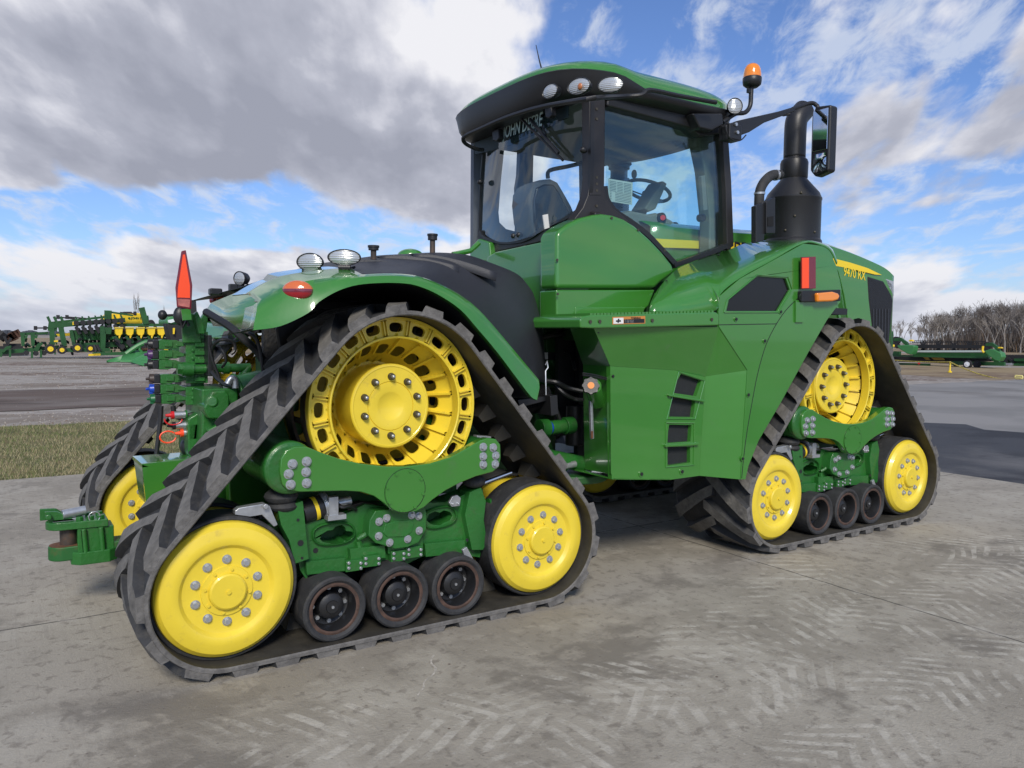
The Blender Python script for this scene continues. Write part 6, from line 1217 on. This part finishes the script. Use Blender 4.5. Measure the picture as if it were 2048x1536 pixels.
def ctyre(x, y, r, X, rim): 
    p = AX(x, y, X); q = km*r; mb = MB(); mb.cyl(p, p+Vector((q*.7,0,0)), q, n=22); o = mb.build('wheel', dk, hd, bevel=q*.1); mb = MB(); mb.cyl(p+Vector((-.03,0,0)), p, q*.62, n=18); mb.cyl(p+Vector((-.06,0,0)), p, q*.2, n=10); mb.build('rim', rim, o, smooth=30)
ctyre(1934, 728.5, 8, XB-1.6, wh); ctyre(1953, 729, 7, XB-.6, dk); ctyre(1911, 729, 5, XB, dk)
part('warning_lamp', hd, yy_, lambda m_: cpoly(m_, [(1817,681),(1819,679.3),(1823,679.3),(1826,681),(1826,683),(1817,683)], XB-1.4, .2), bevel=.03); part('warning_lamp', hd, yy_, lambda m_: cpoly(m_, [(1994,695.5),(1996,694),(2001,694),(2004,695.5),(2004,697),(1994,697)], XB-1.4, .2), bevel=.03)
part('tail_light', hd, M['redp'], lambda m_: cdisc(m_, 1837, 727, 1.8, XB-.6, .1)); part('yellow_tip', hd, yy_, lambda m_: [cpoly(m_, [(1780,690),(1784,689),(1785,693),(1782,694)], XB-1.6, .3), m_.tube([C(1968,705,XB-1.6), C(1965,702,XB-1.6), C(1966,692,XB-1.6)], .07, 6)])
XC = 62.0; p0 = AX(2030, 726, XC); h2 = empty('harvester_header', (p0.x, p0.y, 0)); tag(h2, 'low green header on a trailer running out of the photo at the right edge', 'header')
part('main_beam', h2, dg, lambda m_: [m_.bar(AX(1996,724,XC), AX(2110,726,XC), .3, .6), cpoly(m_, [(2028,717),(2060,717),(2060,723),(2028,722)], XC-.4, .3)])
part('reel', h2, dk, lambda m_: [m_.bar(AX(1995,715,XC), AX(2110,716,XC), .35, .35), m_.bar(AX(2012,712,XC-.2), AX(2014,727,XC-.2), .3, .2), m_.bar(AX(2016,716,XC-.2), AX(2030,726,XC-.2), .2, .15)]+[m_.bar(AX(1998+k*3,709,XC), AX(1997+k*3,714,XC), .06, .06) for k in range(30)])
part('trailer_beam', h2, dg, lambda m_: m_.bar(AX(1990,731,XC-.8), AX(2110,734,XC-.8), .2, .35)); part('tail_light', h2, M['redp'], lambda m_: m_.ell(AX(1987.5,732,XC-2), km*2.2, km*2.2, km*1.8, 12, 8)); part('stand', h2, M['steel'], lambda m_: [m_.bar(AX(2020,726,XC-1), AX(2021,735,XC-1), .2, .2), m_.bar(AX(2010,728,XC-1), AX(2026,729,XC-1), .15, .15)])
# --- yellow post with a drooping chain and a loop frame
pb = AZ(1899.5, 745); PX_ = pb.x; kp = (AX(1901,740,PX_)-AX(1900,740,PX_)).length
mb = MB(); mb.lathe([(kp*4,0),(kp*4,.06),(kp*1.9,kp*3.4),(kp*1.7,kp*4),(kp*1.7,kp*21),(kp*1.2,kp*22.2),(0,kp*22.4)], (pb.x,pb.y,0), 'Z', 20); po = mb.build('barrier_post', yy_, None, loc=(pb.x,pb.y,0), smooth=40); tag(po, 'short yellow plastic post with a flared foot on the gravel', 'post')
def sag(a, b, d, n=14): return [a+(b-a)*(k/n)+Vector((0,0,-d*4*(k/n)*(1-k/n))) for k in range(n+1)]
mb = MB(); mb.tube(sag(AX(1780,719.5,PX_+6), Vector((pb.x,pb.y,kp*21.5)), .05), .035, 6); mb.tube(sag(Vector((pb.x,pb.y,kp*21.5)), AX(2075,764,PX_-7), .28), .03, 6); tag(mb.build('barrier_chain', mat('yellow_black_chain', (.55,.42,.05), .6, var=.7, vscale=9), None), 'thin yellow chain drooping from the yellow post to the right', 'chain')
lp = AZ(2046, 758); LX = lp.x; mb = MB(); q = [AX(x, y, LX) for x, y in ((2031,751),(2044,751.5),(2045.5,754),(2045,757),(2032,757.5),(2030,754))]; mb.tube(q+[q[0]], .035, 6, caps=False); mb.bar(AX(2033,754,LX), AX(2043,754.5,LX), .12, .04); tag(mb.build('loop_marker', mat('pale_yellow_loop', (.75,.66,.25), .5), None), 'pale yellow rounded loop lying on the dry grass at the right edge', 'marker')

# --- winter wood
bark = [mat('grey_bark', (.20,.18,.165), .95, var=.3), mat('pale_bark', (.27,.245,.22), .95, var=.2), mat('dark_bark', (.13,.112,.10), .95)]
def bare_tree(seed, H, spread, name_mat, ntw):
    rnd = random.Random(seed); t = MB(); c = MB()
    def br(p, d, L_, r, dep, m_):
        q = p+d*L_; mid = p+d*(L_*.5)+Vector((rnd.uniform(-1,1),rnd.uniform(-1,1),0))*L_*.05
        m_.tube([p, mid, q], r, 3 if dep > 1 else 5, rs=[r, r*.8, r*.62], caps=False)
        if dep >= 5 or L_ < .35: return
        for k in range(rnd.choice((2,3,3)) if dep < 4 else ntw):
            a = rnd.uniform(0, 2*PI); s_ = rnd.uniform(.25, .62)*spread; nd = (d+Vector((math.cos(a), math.sin(a), rnd.uniform(-.05,.35)))*s_).normalized()
            st = q if k == 0 or dep == 0 else p+d*L_*rnd.uniform(.45, 1)
            br(st, nd, L_*rnd.uniform(.55,.85), max(.018, r*.6), dep+1, c)
    base = Vector((0,0,0)); th = H*.24; d = Vector((rnd.uniform(-.06,.06), rnd.uniform(-.06,.06), 1)).normalized(); t.tube([base, base+d*th*.5, base+d*th], H*.016, 7, rs=[H*.018,H*.014,H*.012], caps=False)
    for k in range(rnd.choice((2,3))):
        a = rnd.uniform(0, 2*PI); br(base+d*th, (d+Vector((math.cos(a),math.sin(a),.2))*.35*spread).normalized(), H*.23, H*.011, 0, c)
    r_ = empty('bare_tree', (0,0,0)); t.build('trunk', name_mat, r_, loc=(0,0,0)); c.build('crown', name_mat, r_, loc=(0,0,0), smooth=0); return r_
protos = [bare_tree(11, 11, 1.0, bark[0], 3), bare_tree(12, 12, .85, bark[2], 3), bare_tree(13, 9, .9, bark[1], 3), bare_tree(14, 10.5, 1.1, bark[0], 3), bare_tree(15, 7.5, .55, bark[1], 3)]
kinds = ['wide grey leafless tree in the wood behind the headers', 'dark narrow leafless tree in the wood behind the headers', 'pale barked leafless tree standing in front of the dark wood', 'broad twiggy grey tree of the wood beyond the headers', 'slender pale sapling at the thin left end of the wood']
rnd = random.Random(21); used = set()
def plant(k, px, X, s_, rz):
    p = AX(px, 690, X); o = protos[k] if k not in used else dup(protos[k]); used.add(k)
    o.location = (p.x, p.y, -.05); o.rotation_euler.z = rz; o.scale = (s_, s_, s_*rnd.uniform(.92,1.08)); tag(o, kinds[k], 'tree', 'leafless trees of the winter wood')
X0w = 150
for i in range(9): plant(4 if i % 2 else 2, 1788+i*11+rnd.uniform(-3,3), X0w+rnd.uniform(-6,10), rnd.uniform(.6,.85), rnd.uniform(0,6))
for i in range(84): plant(rnd.choice((0,1,3,0,3,1)), 1842+(2110-1842)*i/83+rnd.uniform(-4,4), X0w+rnd.uniform(0,30), (.58+.30*min(1, i/50))*rnd.uniform(.85,1.12), rnd.uniform(0,6))
for px in (1858,1890,1908,1972,1990,2012,2040): plant(2, px+rnd.uniform(-3,3), X0w-8, rnd.uniform(.75,1.0), rnd.uniform(0,6))
# undergrowth: a dense mass of stems behind
mb = MB(); rnd = random.Random(4)
for i in range(15000):
    px = rnd.uniform(1846, 2120); f = min(1, (px-1840)/120); X = X0w+rnd.uniform(0, 26); p = AX(px, 690, X); h = rnd.uniform(1.5, 6.2)*(.35+.65*f); a = rnd.uniform(0, PI); w_ = rnd.uniform(.03,.07); z0 = rnd.uniform(0, h*.5)
    dx, dy = math.cos(a)*w_, math.sin(a)*w_; l = rnd.uniform(-.8,.8); l2 = rnd.uniform(-.8,.8); mb.add([(p.x-dx,p.y-dy,z0-.1),(p.x+dx,p.y+dy,z0-.1),(p.x+l,p.y+l2,z0+h*.6)], [(0,1,2)], rnd.choice((0,0,1,2)))
tag(mb.build('undergrowth', [bark[2], bark[0], mat('dead_leaf_brown', (.13,.085,.05), .95)], None, smooth=0), 'tangled brown undergrowth and saplings under the leafless wood', 'undergrowth', kind='stuff')
# a few far tree tops over the planter, and the low far shelter belt
k4 = len(protos)
for px, s_ in ((269,1.12),(279,1.15),(330,.9)):
    p = A(px, 668, 118); o = dup(protos[4]); o.location = (p.x, p.y, 0); o.scale = (s_*.22, s_*.22, s_*.88); o.rotation_euler.z = px; tag(o, 'thin leafless treetop rising far beyond the yellow seed tank', 'tree', 'far treetops over the planter')
mb = MB(); rnd = random.Random(2)
for (xa, xb, Y, h) in ((-120,150,620,3.4), (1780,2150,900,0)):
    if h == 0: continue
    for i in range(900):
        px = rnd.uniform(xa, xb); p = A(px, 664, Y+rnd.uniform(0,60)); hh = rnd.uniform(.4,1)*h*(.75+.25*math.sin(px*.13)); w_ = rnd.uniform(2,5); mb.cyl((p.x,p.y,-1), (p.x,p.y,hh), w_, w_*.35, n=5)
tag(mb.build('distant_woods', mat('far_wood_grey', (.055,.062,.075), 1), None), 'low dark line of far woods on the horizon at the left', 'woods', kind='stuff')
